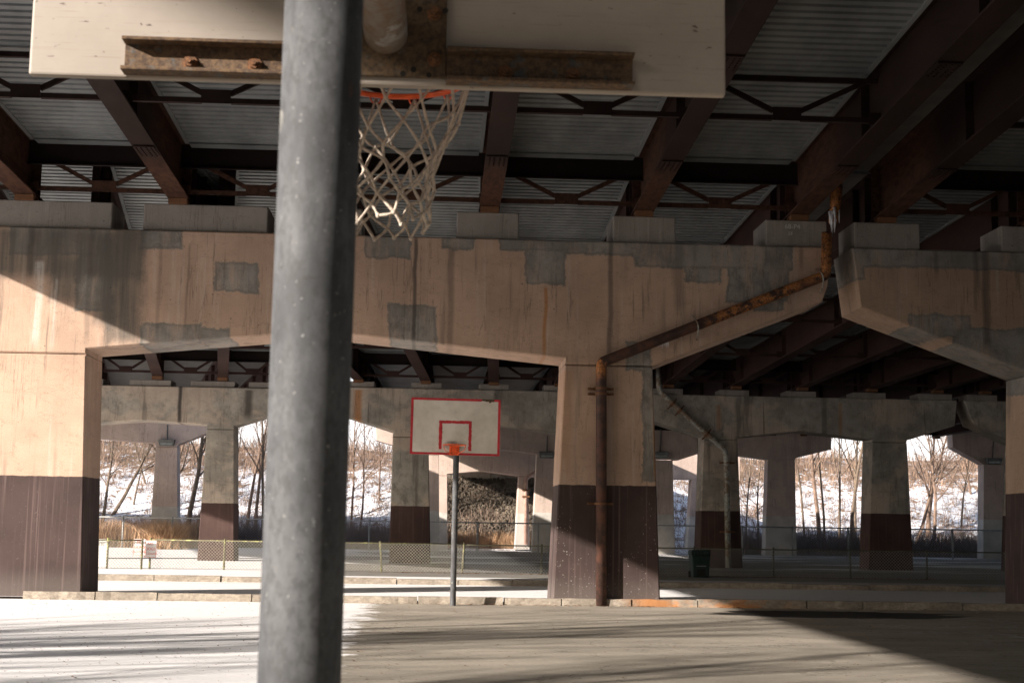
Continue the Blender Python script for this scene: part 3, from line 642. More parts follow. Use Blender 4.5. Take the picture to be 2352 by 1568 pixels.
span('bridge_span', 'far span beyond the inner portal, above the rocky slope', [-1.5, 1.2, 3.9, 6.6, 9.3], [-1.2, 1.5, 4.2, 6.9, 9.6], yb3+.1, 112.6, 7.6, 6.9, M['steel2'], depth=1.0, fl=.4, form=False)

# ------------------------------------------------------------ rusty downpipe on the near pier
def smooth_path(pts, r=.12, k=5):
    pts = [Vector(p) for p in pts]; out = [pts[0]]
    for i in range(1, len(pts)-1):
        a, b, c = pts[i-1], pts[i], pts[i+1]; d1 = (a-b).normalized()*r; d2 = (c-b).normalized()*r
        for j in range(k+1):
            t = j/k; out.append((b+d1)*(1-t)**2+b*2*t*(1-t)+(b+d2)*t*t)
    out.append(pts[-1]); return out
Yp = Y1-.16
def Q(u, v, Y=Yp): return PY(u, v, Y)
dp = empty('drain_pipe', (Q(1380, 1385).x, Yp, 0), 'rusty brown downpipe running down the beam and the centre column', 'downpipe')
MB().tube(smooth_path([Q(1899, 534), Q(1897, 632), Q(1381, 832), Q(1381, 1389, Yp)], .10), .115, 20).build('pipe', M['pipe_rust'], dp, smooth='auto')
for (u, v, ax) in [(1381, 892, 'h'), (1381, 904, 'h'), (1380, 1156, 'h')]:
    p = Q(u, v); b = MB(); b.tube([p+Vector((0, 0, -.025)), p+Vector((0, 0, .025))], .135, 20)
    b.box(p.x-.28, p.x+.28, Yp+.10, Yp+.14, p.z-.025, p.z+.025); b.tube([p+Vector((-.25, -.02, 0)), p+Vector((-.25, .16, 0))], .022, 8); b.tube([p+Vector((.25, -.02, 0)), p+Vector((.25, .16, 0))], .022, 8)
    b.build('clamp', M['steelbolt'], dp)
for (u, v) in [(1600, 747), (1886, 638)]:
    p = Q(u, v); b = MB()
    pts = [p+Vector((-.08, .155, .22)), p+Vector((-.05, .0, .17)), p+Vector((0, -.125, .05)), p+Vector((.02, -.12, -.08)), p+Vector((.03, .02, -.22)), p+Vector((.03, .155, -.3))]
    b.tube(smooth_path(pts, .05), .016, 8); b.build('strap', M['pipe_grey'], dp, smooth='auto')
for (u, v, n_) in [(1524, 792, 6)]:
    for k in range(n_):
        p = Q(u-12+k*4.5, v-3); L = random.uniform(.05, .14); MB().tube([p+Vector((0, 0, .03)), p+Vector((0, 0, -L))], [.018, .002], 6).build('icicle', simple('ice', (.7, .7, .72), .2, .1) if k == 0 else bpy.data.materials['ice'], dp)
sp = empty('leaking_drain', (Q(1916, 440).x, Yp+.1, 6), 'short leaking drain with a frozen white drip between the girders, over the pipe top', 'drain')
pa_, pb_ = Q(1922, 432, Yp+.1), Q(1914, 512, Yp+.1)
MB().tube([pa_+Vector((0, 0, .6)), pa_, pb_], [.13, .13, .11], 14).build('stub_pipe', M['pipe_rust'], sp, smooth='auto')
b = MB(); rnd = random.Random(4)
for k in range(12):
    q = pb_+Vector((rnd.uniform(-.12, .12), rnd.uniform(-.13, -.05), rnd.uniform(.0, .35))); b.tube([q, q+Vector((rnd.uniform(-.02, .02), 0, -rnd.uniform(.25, .5)))], [.035, .004], 6)
b.build('frozen_drip', bpy.data.materials['ice'], sp, smooth='auto')

# pale downpipe in front of the dark pier
Yq = Y2-.25
gp = empty('drain_pipe', (PY(1673, 1308, Yq).x, Yq, 0), 'pale grey cranked downpipe in front of the dark brown based column', 'downpipe')
MB().tube(smooth_path([PY(1512, 838, Yq), PY(1514, 897, Yq), PY(1668, 1036, Yq), PY(1673, 1309, Yq)], .25), .115, 16).build('pipe', M['pipe_grey'], gp, smooth='auto')
for (u, v) in [(1672, 1062), (1673, 1221), (1545, 927), (1624, 997), (1562, 942)]:
    p = PY(u, v, Yq); b = MB()
    if v > 1050: b.tube([p+Vector((0, 0, -.03)), p+Vector((0, 0, .03))], .14, 14); b.box(p.x-.3, p.x+.3, Yq+.1, Yq+.24, p.z-.03, p.z+.03)
    else:
        d = (PY(1668, 1036, Yq)-PY(1514, 897, Yq)).normalized(); b.tube([p-d*.05, p+d*.05], .14, 14); q = Vector((d.z, 0, -d.x)); b.bar(p-q*.28+Vector((0, .12, 0)), p+q*.28+Vector((0, .12, 0)), .05, .05)
    b.build('clamp', M['steelbolt'], gp)
# pale pink pipe in the recess of the inner portal
pk = empty('drain_pipe', (XZ(1207, 1250, YB+.2)[0], YB+.2, 0), 'thin pink painted downpipe in the recess beside the rocky slope', 'downpipe')
MB().tube(smooth_path([PY(1232, 1083, YB-.2), PY(1208, 1098, YB-.2), PY(1208, 1250, YB-.2)], .2), .13, 10).build('pipe', simple('pink_pipe', (.42, .27, .21), .6), pk, smooth='auto')
for v in (1125, 1140):
    p = PY(1208, v, YB-.2); MB().box(p.x-.25, p.x+.25, p.y-.15, p.y+.15, p.z-.06, p.z+.06).build('clamp', M['steelbolt'], pk)

# ------------------------------------------------------------ floodlights
def flood(u, v, Y, vt, label):
    p = PY(u, v, Y-.22); r = empty('floodlight', p, label, 'floodlight', 'floodlights on the pink piers')
    b = MB().hexa([(p.x-.42, p.y-.12, p.z-.20), (p.x+.42, p.y-.12, p.z-.20), (p.x+.42, p.y+.2, p.z-.20), (p.x-.42, p.y+.2, p.z-.20), (p.x-.5, p.y-.3, p.z+.16), (p.x+.5, p.y-.3, p.z+.16), (p.x+.5, p.y+.2, p.z+.2), (p.x-.5, p.y+.2, p.z+.2)])
    b.build('housing', simple('lamp_grey', (.14, .14, .13), .5) if 'lamp_grey' not in bpy.data.materials else bpy.data.materials['lamp_grey'], r, bevel=.02)
    MB().box(p.x-.36, p.x+.36, p.y-.20, p.y-.125, p.z-.15, p.z+.08).build('lens', simple('lamp_glass', (.30, .32, .30), .2) if 'lamp_glass' not in bpy.data.materials else bpy.data.materials['lamp_glass'], r)
    t = PY(u+1, vt, Y-.06); MB().tube([Vector((p.x, Y-.06, p.z+.15)), Vector((t.x, Y-.06, t.z))], .035, 6).build('conduit', bpy.data.materials['lamp_grey'], r)
flood(383, 1016, Y3, 975, 'small grey floodlight above the column of the leftmost T-shaped pink pier')
flood(1256, 1044, Y3, 1000, 'small dark floodlight on pink beam just left of the big centre column')
flood(1517, 1044, Y3, 985, 'small dark floodlight on pink beam just right of the big centre column')
flood(2282, 1058, Y3, 1005, 'small floodlight on the far right pink pier with sunlit beam end')

# ------------------------------------------------------------ near hoop (seen from behind)
YBd = 3.6
bl, br = PY(65, 168, YBd), PY(1667, 222, YBd)
bx0, bx1 = bl.x, br.x; bz0 = (bl.z+br.z)/2; bcx = (bx0+bx1)/2
YP = 2.02
ptop, pbot = PY(745, 0, YP), PY(687, 1568, YP)
d = (ptop-pbot)/(ptop.z-pbot.z)
hoop = empty('basketball_hoop', (pbot.x-d.x*pbot.z, YP, 0), 'near basketball hoop seen from behind, thick grey pole and white plywood board', 'basketball hoop')
foot = pbot-d*pbot.z
zt = 2.62
bend = [foot+d*(-.3), foot+d*.5, foot+d*1.2, foot+d*1.9, foot+d*zt]
zp = PY(870, 135, YBd-.02).z+.06
for k in range(1, 9):
    t = k/8*math.pi/2; bend.append(Vector((foot.x+d.x*zt+(bcx-foot.x-d.x*zt)*t*.3, YP+.42*(1-math.cos(t)), zt+.44*math.sin(t))))
MB().tube(bend[:5], .0575, 40).build('pole', M['galv'], hoop, smooth='auto')
armp = bend[4:]+[Vector((bcx, YBd-.6, zp+.06)), Vector((bcx+.01, YBd-.04, zp))]
MB().tube(smooth_path(armp, .06, 3), .0565, 32).build('arm', M['galv_arm_lit'], hoop, smooth='auto')
MB().box(bx0, bx1, YBd, YBd+.03, bz0, bz0+1.07).build('backboard', M['board_back'], hoop, bevel=.006)
# the court-side face of the board with its red border
rb = MB()
def border(b, x0, x1, z0, z1, w, y0, y1, top=True, bot=True):
    b.box(x0, x0+w, y0, y1, z0, z1); b.box(x1-w, x1, y0, y1, z0, z1)
    if bot: b.box(x0+w, x1-w, y0, y1, z0, z0+w)
    if top: b.box(x0+w, x1-w, y0, y1, z1-w, z1)
border(rb, bx0+.005, bx1-.005, bz0+.005, bz0+1.065, .05, YBd+.0315, YBd+.0335)
M['red'] = simple('red_board_paint', (.50, .035, .045), .5, .2, 14)
rb.build('border', M['red'], hoop)
# mounting plate
px0 = PY(1025, 100, YBd).x; px0, px1 = 2*bcx-px0, px0
pl = MB().box(px0, px1, YBd-.014, YBd-.002, bz0+.02, bz0+.62).build('mounting_plate', M['plate'], hoop, bevel=.002)
b = MB()
for u, v in [(1023, 25), (925, 170), (985, 173), (1030, 152)][:3]:
    p = PY(u, v, YBd-.0145); b.tube([p, p+Vector((0, -.0015, 0))], .0075, 12)
for u, v in [(964, 22), (950, 160)]:
    p = PY(u, v, YBd-.0145); b.tube([p, p+Vector((0, -.0015, 0))], .0075, 12)
b.build('bolt_holes', M['dark'], pl)  # raised dark discs, shade inside the holes put into the colour
def bolt(p, par, r=.013):
    b = MB(); b.tube([p, p+Vector((0, -.004, 0))], r*1.5, 14); b.tube([p+Vector((0, -.004, 0)), p+Vector((0, -.014, 0))], r, 6); b.tube([p+Vector((0, -.014, 0)), p+Vector((0, -.026, 0))], r*.5, 10)
    return b.build('bolt', M['steelbolt'], par)
bolt(PY(998, 33, YBd-.0145), hoop); bolt(PY(998, 138, YBd-.0145), hoop)
def channel(u0_, u1_, vt0, vb0, bolts, lo=None):
    x0, x1 = PY(u0_, vt0, YBd).x, PY(u1_, vt0, YBd).x
    z0 = bz0+.004; z1 = z0+.088; b = MB(); y0 = YBd-.055
    b.box(x0, x1, YBd-.010, YBd-.001, z0, z1)                    # web
    b.box(x0, x1, y0, YBd-.0102, z1-.009, z1)        # top flange
    b.box(x0, x1, y0, YBd-.0102, z0, z0+.010)        # bottom flange
    o = b.build('channel', M['channel'], hoop, bevel=.0015)
    for u, v in bolts: bolt(PY(u, v, YBd-.0105), o)
    return o
channel(290, 706, 97, 180, [(437, 145), (585, 150)])
channel(1026, 1452, 125, 208, [(1160, 168), (1315, 173)])
# rim and net
rz = 2.905; ry = YBd+.03+.15+.2286; RRm = .2286; rc = Vector((bcx+.015, ry, rz))
ring = [rc+Vector((RRm*math.cos(t), RRm*math.sin(t), 0)) for t in [2*math.pi*k/48 for k in range(49)]]
rim = MB().tube(ring, .0085, 12, cap=False)
rim.bar(rc+Vector((-.08, -RRm, 0)), Vector((rc.x-.08, YBd+.034, rz)), .02, .01); rim.bar(rc+Vector((.08, -RRm, 0)), Vector((rc.x+.08, YBd+.034, rz)), .02, .01)
rimo = rim.build('rim', M['rim'], hoop, smooth='auto')
rh = MB()
for k in range(12):
    t = 2*math.pi*(k+.5)/12; p = rc+Vector((RRm*math.cos(t), RRm*math.sin(t), -.008))
    tt = Vector((-math.sin(t), math.cos(t), 0))
    rh.tube(smooth_path([p-tt*.018, p-tt*.012+Vector((0, 0, -.016)), p+tt*.012+Vector((0, 0, -.016)), p+tt*.018], .006, 2), .0028, 6)
rh.build('net_hook', M['rim'], rimo, smooth='auto')
rows = [(0, .2286), (.125, .194), (.185, .168), (.235, .150), (.285, .137), (.33, .128), (.372, .121), (.410, .116), (.447, .112)]
rn = random.Random(11); nodes = {}
def node(k, i):
    i %= 24
    if (k, i) not in nodes:
        zz, r = rows[k]; t = 2*math.pi*(i/24)+ (.12 if k > 3 else 0)
        j = .0 if k == 0 else .012
        sag = rn.uniform(-1, 1)
        nodes[(k, i)] = rc+Vector((r*math.cos(t)+rn.uniform(-j, j)-.02*zz, r*math.sin(t)+rn.uniform(-j, j), -zz-.012+(rn.uniform(-.016, .016) if k else 0)))
    return nodes[(k, i)]
nb = MB()
def catmull(P, n=5):
    out = []
    for i in range(len(P)-1):
        p0 = P[max(i-1, 0)]; p1 = P[i]; p2_ = P[i+1]; p3 = P[min(i+2, len(P)-1)]
        for k in range(n):
            t = k/n; out.append(.5*((2*p1)+(p2_-p0)*t+(2*p0-5*p1+4*p2_-p3)*t*t+(3*p1-p0-3*p2_+p3)*t**3))
    out.append(P[-1]); return out
for s_ in (1, -1):
    for k in range(12):
        base = 2*k+1; P_ = [node(0, base) + Vector((0, 0, 0))]
        P_[0] = P_[0]+Vector((-s_*.0, 0, 0))
        for r_ in range(1, len(rows)): P_.append(node(r_, base+s_*r_))
        a = catmull(P_, 4); nb.tube(a, [.0043+.0008*math.sin(i*1.7+k) for i in range(len(a))], 6)
for k in range(24):
    if (k+len(rows)) % 2 == 0:   # knots
        pass
for (r_, i), p in list(nodes.items()):
    if r_ > 0: nb.tube([p+Vector((0, 0, .007)), p, p+Vector((0, 0, -.007))], [.004, .0072, .004], 6)
t_ = nodes.get((8, 1)) or list(nodes.values())[-1]
nb.build('net', M['rope'], hoop, smooth='auto')

# ------------------------------------------------------------ far hoop (seen from the front)
YF = 28.9
a_, b_, c_, d_ = PY(945, 912, YF), PY(1150, 918, YF), PY(941, 1042, YF), PY(1146, 1047, YF)
fh = empty('basketball_hoop', (PY(1040, 1389, 29.95).x, 29.95, 0), 'far basketball hoop with red bordered white board facing the camera', 'basketball hoop')
ux = (b_-a_); W_ = ux.length; ux.normalize(); uz = (a_-c_); H_ = uz.length; uz.normalize()
def FB(s, t, dy=0): return c_+ux*s*W_+uz*t*H_+Vector((0, dy, 0))
def fquad(b, s0, s1, t0, t1, y0, y1): b.hexa([FB(s0, t0, y0), FB(s1, t0, y0), FB(s1, t0, y1), FB(s0, t0, y1), FB(s0, t1, y0), FB(s1, t1, y0), FB(s1, t1, y1), FB(s0, t1, y1)])
def board_front():
    n = NT('scuffed_white_board', .6); a = n.noise((2.2, 2.2, 2.2), 6, .65); b = n.noise((30, 30, 30), 4, .7); w = n.noise((6, 6, 6), 6, .7, off=8.)
    c = n.mix(n.step(a, .3, .7), (.58, .53, .46), (.72, .67, .60))
    c = n.mix(n.ma('MULTIPLY', n.step(w, .5, .75), .35), c, (.35, .31, .26))
    c = n.mix(n.step(b, .72, .76), c, (.16, .13, .11))
    p = FB(.47, .17); dd = n.ma('ADD', n.ma('POWER', n.ma('DIVIDE', n.ma('SUBTRACT', n.x, p.x), .20), 2.), n.ma('POWER', n.ma('DIVIDE', n.ma('SUBTRACT', n.z, p.z), .10), 2.))
    c = n.mix(n.ma('MULTIPLY', n.step(dd, 1.2, .2), n.step(w, .35, .6, .2, .85)), c, (.13, .11, .095)); n.col(c); return n.m
b = MB(); fquad(b, 0, 1, 0, 1, 0, .03); bo = b.build('backboard', board_front(), fh, bevel=.004)
b = MB(); w = .026; hh = .040
def jitter_strip(b, s0, t0, s1, t1, wd, y0, y1, n=14):     # hand-painted line
    rr = random.Random(int(s0*991+t1*77)); 
    for k in range(n):
        a0, a1 = k/n, (k+1)/n
        def off(q): return rr.uniform(-.0035, .0035)
        if abs(s1-s0) > abs(t1-t0):
            e = [off(0) for _ in range(2)]; sA, sB = s0+(s1-s0)*a0, s0+(s1-s0)*a1
            fquad(b, sA, sB, t0+e[0]*1.4, t0+wd+e[1]*1.4, y0, y1)
        else:
            e = [off(0) for _ in range(2)]; tA, tB = t0+(t1-t0)*a0, t0+(t1-t0)*a1
            fquad(b, s0+e[0]*.7, s0+wd+e[1]*.7, tA, tB, y0, y1)
fquad(b, 0, w, 0, 1, -.004, -.002); fquad(b, 1-w, 1, 0, 1, -.004, -.002)
fquad(b, w, 1-w, 0, hh, -.004, -.002); fquad(b, w, .79, 1-hh, 1, -.004, -.002); fquad(b, .93, 1-w, 1-hh, 1, -.004, -.002)
b.build('border', M['red'], fh)
b = MB(); fquad(b, .79, .80, 1-hh*.7, 1, -.0035, -.002)
for k, (q0, q1, dp_) in enumerate([(.80, .83, .8), (.83, .87, 1.0), (.87, .895, 1.5), (.895, .93, 1.1)]): fquad(b, q0, q1, 1-hh*dp_, 1, -.0035, -.002)
b.build('chipped_edge', M['plate'], fh)
b = MB(); jitter_strip(b, .318, .10, .318, .595, .036, -.0041, -.0021); jitter_strip(b, .650, .08, .650, .595, .032, -.0041, -.0021); jitter_strip(b, .318, .558, .682, .558, .048, -.0047, -.0022)
b.build('target_square', M['red'], fh)
hp = PY(1043.5, 1034, YF); frc = Vector((hp.x, YF-.15-.2286, hp.z+.09)); 
ring = [frc+Vector((.2286*math.cos(t), .2286*math.sin(t), 0)) for t in [2*math.pi*k/32 for k in range(33)]]
b = MB().tube(ring, .010, 8, cap=False)
for s_ in (-1, 1): b.tube(smooth_path([frc+Vector((s_*.225, .02, 0)), frc+Vector((s_*.20, .10, -.10)), frc+Vector((s_*.05, .37, -.17))], .05), .008, 6)
b.build('rim', M['rim'], fh, smooth='auto')
b = MB(); b.box(frc.x-.10, frc.x+.10, YF-.030, YF-.006, frc.z-.19, frc.z-.0); b.box(frc.x-.10, frc.x+.10, YF-.155, YF-.030, frc.z-.02, frc.z-.008)
mp = b.build('rim_plate', M['rim'], fh, bevel=.004)
b = MB()
for i in (-1, 1):
    for z in (-.05, -.09, -.14): b.tube([Vector((frc.x+i*.055, YF-.031, frc.z+z)), Vector((frc.x+i*.055, YF-.034, frc.z+z))], .009, 8)
b.build('bolt_holes', M['dark'], mp)  # flat dark discs stand for the shade in the holes
pt = PY(1048, 1040, 29.9); pb3 = PY(1040, 1390, 29.95)
dd = (pt-pb3)
MB().tube([pb3+Vector((0, 0, -.2)), pb3, pb3+dd*.5, pb3+dd, pb3+dd*1.12], .062, 24).build('pole', M['galv'], fh, smooth='auto')
q = pb3+dd*1.12
MB().tube(smooth_path([q, q+Vector((0, -.1, .4)), Vector((frc.x, YF+.06, q.z+.35))], .2), .058, 16).build('arm', M['galv'], fh, smooth='auto')
b = MB(); b.box(frc.x-.55, frc.x+.55, YF+.031, YF+.08, q.z+.28, q.z+.36); b.box(frc.x-.55, frc.x+.55, YF+.031, YF+.08, q.z-.1, q.z-.02); b.box(frc.x-.12, frc.x+.12, YF+.0305, YF+.06, q.z-.02, q.z+.5)
b.build('mounting_frame', M['channel'], fh)
M['rim2'] = M['rim']

# ------------------------------------------------------------ chain link fences
def meshwire(b, x0, x1, z0, z1, y, p, r):
    h = z1-z0; L = x1-x0; n = int(L/p)
    for k in range(-int(h/p)-1, n+1):
        for sgn in (1, -1):
            xa = x0+k*p if sgn > 0 else x0+k*p+h; xb = xa+sgn*h; za, zb = z0, z1
            pa, pb = (xa, za), (xb, zb)
            if sgn < 0: pa, pb = (xb, zb), (xa, za)
            # clip in x
            (ax, az), (bx_, bz) = pa, pb
            if bx_ < x0 or ax > x1: continue
            if ax < x0: az += (bz-az)*(x0-ax)/(bx_-ax); ax = x0
            if bx_ > x1: bz = az+(bz-az)*(x1-ax)/(bx_-ax); bx_ = x1
            n0 = len(b.v); s = .004*sgn
            dx_, dz_ = (bx_-ax), (bz-az); L_ = math.hypot(dx_, dz_)
            if L_ < 1e-3: continue
            nx_, nz_ = -dz_/L_*r, dx_/L_*r
            b.v += [(ax+nx_, y+s, az+nz_), (ax-nx_, y+s, az-nz_), (ax, y+s-r*1.5, az), (bx_+nx_, y+s, bz+nz_), (bx_-nx_, y+s, bz-nz_), (bx_, y+s-r*1.5, bz)]
            b.f += [(n0, n0+3, n0+5, n0+2), (n0+2, n0+5, n0+4, n0+1), (n0+1, n0+4, n0+3, n0)]; b.mi += [0]*3
def lin(name, posts, Y, zb, zt, xa, xb, label, pr, mat_p, mat_w, p, wr, lean=None, gap=None):
    r = empty(name, ((xa+xb)/2, Y, zb), label, 'fence')
    for i, x in enumerate(posts):
        l = (lean or {}).get(i, 0); b = MB(); b.tube([(x-l*.5+l, Y, zb-.1), (x-l*.5, Y, zt+.04)], pr, 10); b.tube([(x-l*.5, Y, zt+.04), (x-l*.5, Y, zt+.07)], [pr*1.15, pr*.4], 10)
        b.build('post', mat_p, r, smooth='auto')
    MB().tube([(xa, Y, zt), ((xa+xb)/2, Y, zt-.01), (xb, Y, zt)], pr*.7, 8).build('top_rail', mat_p, r, smooth='auto')
    b = MB(); meshwire(b, xa, xb, zb+.02, zt-.01, Y-pr-.01, p, wr); b.build('wire_mesh', mat_w, r)
    return r
YC = 45.5; zf0 = .17
def zc(u, v, Y=YC): return XZ(u, v, Y)[1]
zt1 = zc(511, 1243)
M['yellow'] = rusty('yellow_painted_post', (.32, .315, .12), (.10, .08, .06), (.14, .13, .06), .35, 10, .6, 0)
M['wire'] = simple('fence_wire', (.46, .43, .36), .5, .15, 5, metal=.1)
M['wire2'] = simple('fence_wire_grey', (.30, .30, .29), .5, .15, 5, metal=.3)
M['postg'] = simple('grey_post', (.30, .30, .29), .5, .2, 5, metal=.3)
M['postd'] = simple('dull_post', (.12, .11, .07), .6, .2, 5)
XC = lambda u, v=1290: XZ(u, v, YC)[0]
lin('chain_link_fence', [XC(u) for u in (150, 246, 325)], YC, zf0, zt1, XC(60), XC(325), 'short left piece of low chain link fence with yellow posts, beside the big left column', .033, M['yellow'], M['wire'], .10, .0040)
lin('chain_link_fence', [XC(u) for u in (339, 511, 690, 874, 1064)], YC+.35, zf0, zt1+.02, XC(339), XC(1066), 'low chain link fence with yellow posts crossing behind the far hoop pole', .033, M['yellow'], M['wire'], .10, .0040, lean={3: .08, 4: -.05})
lin('chain_link_fence', [XC(u) for u in (1246, 1420, 1600, 1783, 1961, 2138, 2320, 2500)], YC+.38, zf0, zt1+.0, XC(1068), XC(2560), 'low dark chain link fence behind the trash bin on the right', .03, M['postd'], M['wire2'], .10, .0042)
YD = 84.; zt2 = XZ(290, 1187, YD)[1]
def XD(u): return XZ(u, 1220, YD)[0]
lin('chain_link_fence', [XD(u) for u in (60, 170, 282, 395, 510, 620, 735, 848, 962, 1097, 1236, 1370, 1489, 1612, 1705, 1820, 1948, 2060, 2187, 2310, 2430)], YD, .15, zt2, XD(-40), XD(2520),
    'tall grey chain link fence running along the foot of the snowy hill', .055, M['postg'], M['wire2'], .16, .0042)

# ------------------------------------------------------------ signs
M['white'] = simple('white_sign_face', (.78, .77, .74), .5, .06, 8)
M['redink'] = simple('red_sign_ink', (.62, .10, .07), .5, .05)
M['greyink'] = simple('grey_sign_ink', (.16, .17, .16), .6, .05)
def text(s, size, mat, loc, parent, name='lettering', bold=.0):
    cu = bpy.data.curves.new(name, 'FONT'); cu.body = s; cu.size = size; cu.align_x = 'CENTER'; cu.align_y = 'CENTER'; cu.extrude = .001; cu.offset = bold; cu.space_line = 1.0
    t = bpy.data.objects.new('tmp', cu); C.objects.link(t); bpy.context.view_layer.update()
    me = bpy.data.meshes.new_from_object(t.evaluated_get(bpy.context.evaluated_depsgraph_get())); bpy.data.objects.remove(t)
    o = bpy.data.objects.new(name, me); C.objects.link(o); me.materials.clear(); me.materials.append(mat)
    o.rotation_euler = (rad(90), 0, 0); o.location = loc
    bpy.context.view_layer.update()
    mw = o.matrix_world.copy(); o.parent = parent; o.matrix_parent_inverse = parent.matrix_world.inverted(); return o
def sign(u0_, u1_, v0, v1, Y, lines, label, ink, border_=True):
    A = PY(u0_, v0, Y); B = PY(u1_, v1, Y); x0, x1, z0, z1 = A.x, B.x, B.z, A.z; xm, zm = (x0+x1)/2, (z0+z1)/2
    r = empty('sign', (xm, Y, z0), label, 'sign', 'notices wired to the low fence')
    MB().prism([(x0+.02, z0), (x1-.02, z0), (x1, z0+.02), (x1, z1-.02), (x1-.02, z1), (x0+.02, z1), (x0, z1-.02), (x0, z0+.02)], Y-.004, Y).build('panel', M['white'], r)
    if border_:
        b = MB(); border(b, x0+.012, x1-.012, z0+.012, z1-.012, .012, Y-.0065, Y-.0045); b.build('border', M['redink'], r)
    hgt = z1-z0
    for i, (ln, sz) in enumerate(lines):
        o = text(ln, sz, ink, (xm, Y-.0065, zm+hgt*(.30-.29*i)), r); o.scale.x = .86
    return r
sign(331.5, 359, 1240.5, 1280, YC+.28, [('NO', .13), ('DOGS', .13), ('ALLOWED', .105)], 'white sign with red NO DOGS ALLOWED, right of the yellow gate post', M['redink'])
sign(307.5, 334, 1237, 1275, YC+.10, [('NO', .13), ('GLASS', .13), ('ALLOWED', .105)], 'white sign with red lettering NO GLASS ALLOWED, half hidden behind a yellow post', M['redink'])
sign(212, 243, 1237, 1300, YC+.10, [('RULES', .12)], 'white notice with grey lettering just showing beside the big left column', M['greyink'], False)

# chalk marks on a pedestal
for s_, u, v, sz in (('68-P4', 1820, 521, .15), ('EF', 1816, 537, .11)):
    p = PY(u, v, Y1+.098); text(s_, sz, simple('chalk_'+s_[:2], (.5, .49, .46), .9, .1), (p.x, Y1+.097, p.z), pierA, 'chalk_mark')

# ------------------------------------------------------------ trash bin
YT = 44.4
bA = PY(1588, 1262, YT); bB = PY(1633, 1325, YT); bx = (bA.x+bB.x)/2; bw = (bB.x-bA.x)/2; bz = .17; bh = bA.z-bz
tb = empty('trash_bin', (bx, YT+.3, bz), 'dark green wheeled bin with a pull handle in front of the low fence', 'bin')
M['bin'] = simple('dark_green_plastic', (.014, .028, .024), .45, .2, 6)
def fr_(z0, z1, k0, k1, b): b.hexa([(bx-bw*k0, YT, z0), (bx+bw*k0, YT, z0), (bx+bw*k0, YT+.6, z0), (bx-bw*k0, YT+.6, z0), (bx-bw*k1, YT-.05*(k1-k0)*5, z1), (bx+bw*k1, YT-.05*(k1-k0)*5, z1), (bx+bw*k1, YT+.62, z1), (bx-bw*k1, YT+.62, z1)])
b = MB(); fr_(bz+.02, bz+bh*.80, .80, .93, b); b.build('body', M['bin'], tb, bevel=.02)
b = MB(); fr_(bz+bh*.80, bz+bh*.94, .97, 1.0, b)
for k in range(5): b.box(bx-bw*.7+k*bw*.33, bx-bw*.7+k*bw*.33+.03, YT-.035, YT-.0, bz+bh*.80, bz+bh*.93)
b.build('collar', M['bin'], tb, bevel=.01)
b = MB(); fr_(bz+bh*.94, bz+bh, .99, .90, b); b.build('lid', M['bin'], tb, bevel=.015)
b = MB(); b.prism([(bx-.13, bz+.06), (bx+.13, bz+.06), (bx+.13, bz+.42), (bx+.09, bz+.48), (bx-.09, bz+.48), (bx-.13, bz+.42)], YT-.012, YT+.0); b.build('recess', M['dark'], tb)  # dark panel on the front, the recess shade put into its colour
b = MB(); b.tube([(bx-.15, YT-.04, bz+.36), (bx+.15, YT-.04, bz+.36)], .014, 8); b.build('handle', M['postg'], tb)
for s_ in (-1, 1): MB().tube([(bx+s_*bw*.8, YT+.55, bz+.09), (bx+s_*(bw*.8+.05), YT+.55, bz+.09)], .1, 14).build('wheel', M['dark'], tb)

# ------------------------------------------------------------ abutment and riprap
ab = MB().prism([(-1.2, .1), (13, .1), (13, 6.85), (-1.2, 6.85)], 112.2, 113.2).build('abutment', M['pier2']); tag(ab, 'grey concrete abutment at the top of the rocky slope', 'abutment')
rn = random.Random(21); b = MB()
PHI = (1+5**.5)/2
ico_v = [Vector(v).normalized() for v in [(-1, PHI, 0), (1, PHI, 0), (-1, -PHI, 0), (1, -PHI, 0), (0, -1, PHI), (0, 1, PHI), (0, -1, -PHI), (0, 1, -PHI), (PHI, 0, -1), (PHI, 0, 1), (-PHI, 0, -1), (-PHI, 0, 1)]]
ico_f = [(0, 11, 5), (0, 5, 1), (0, 1, 7), (0, 7, 10), (0, 10, 11), (1, 5, 9), (5, 11, 4), (11, 10, 2), (10, 7, 6), (7, 1, 8), (3, 9, 4), (3, 4, 2), (3, 2, 6), (3, 6, 8), (3, 8, 9), (4, 9, 5), (2, 4, 11), (6, 2, 10), (8, 6, 7), (9, 8, 1)]
for k in range(9500):
    t = rn.random(); x = rn.uniform(-.8, 13); y = 101+11.2*t; z = .15+5.2*t; r = rn.uniform(.06, .17)
    rot = Matrix.Rotation(rn.uniform(0, 6.3), 3, Vector((rn.random()-.5, rn.random()-.5, rn.random()-.5)).normalized()); sc_ = Vector((r*rn.uniform(.7, 1.4), r*rn.uniform(.7, 1.3), r*rn.uniform(.5, 1)))
    b.add([rot @ Vector((v.x*sc_.x*rn.uniform(.8, 1.15), v.y*sc_.y, v.z*sc_.z))+Vector((x, y, z+rn.uniform(-.05, .15))) for v in ico_v], ico_f)
b.add([(-1, 100.8, 0), (14, 100.8, 0), (14, 112.3, 5.25), (-1, 112.3, 5.25)], [(0, 1, 2, 3)])
M['rock'] = simple('riprap_stone', (.13, .105, .08), .95, .6, .7)
tag(b.build('rock_slope', M['rock']), 'bank of loose grey brown rocks under the far bridge', 'rocks', kind='stuff')

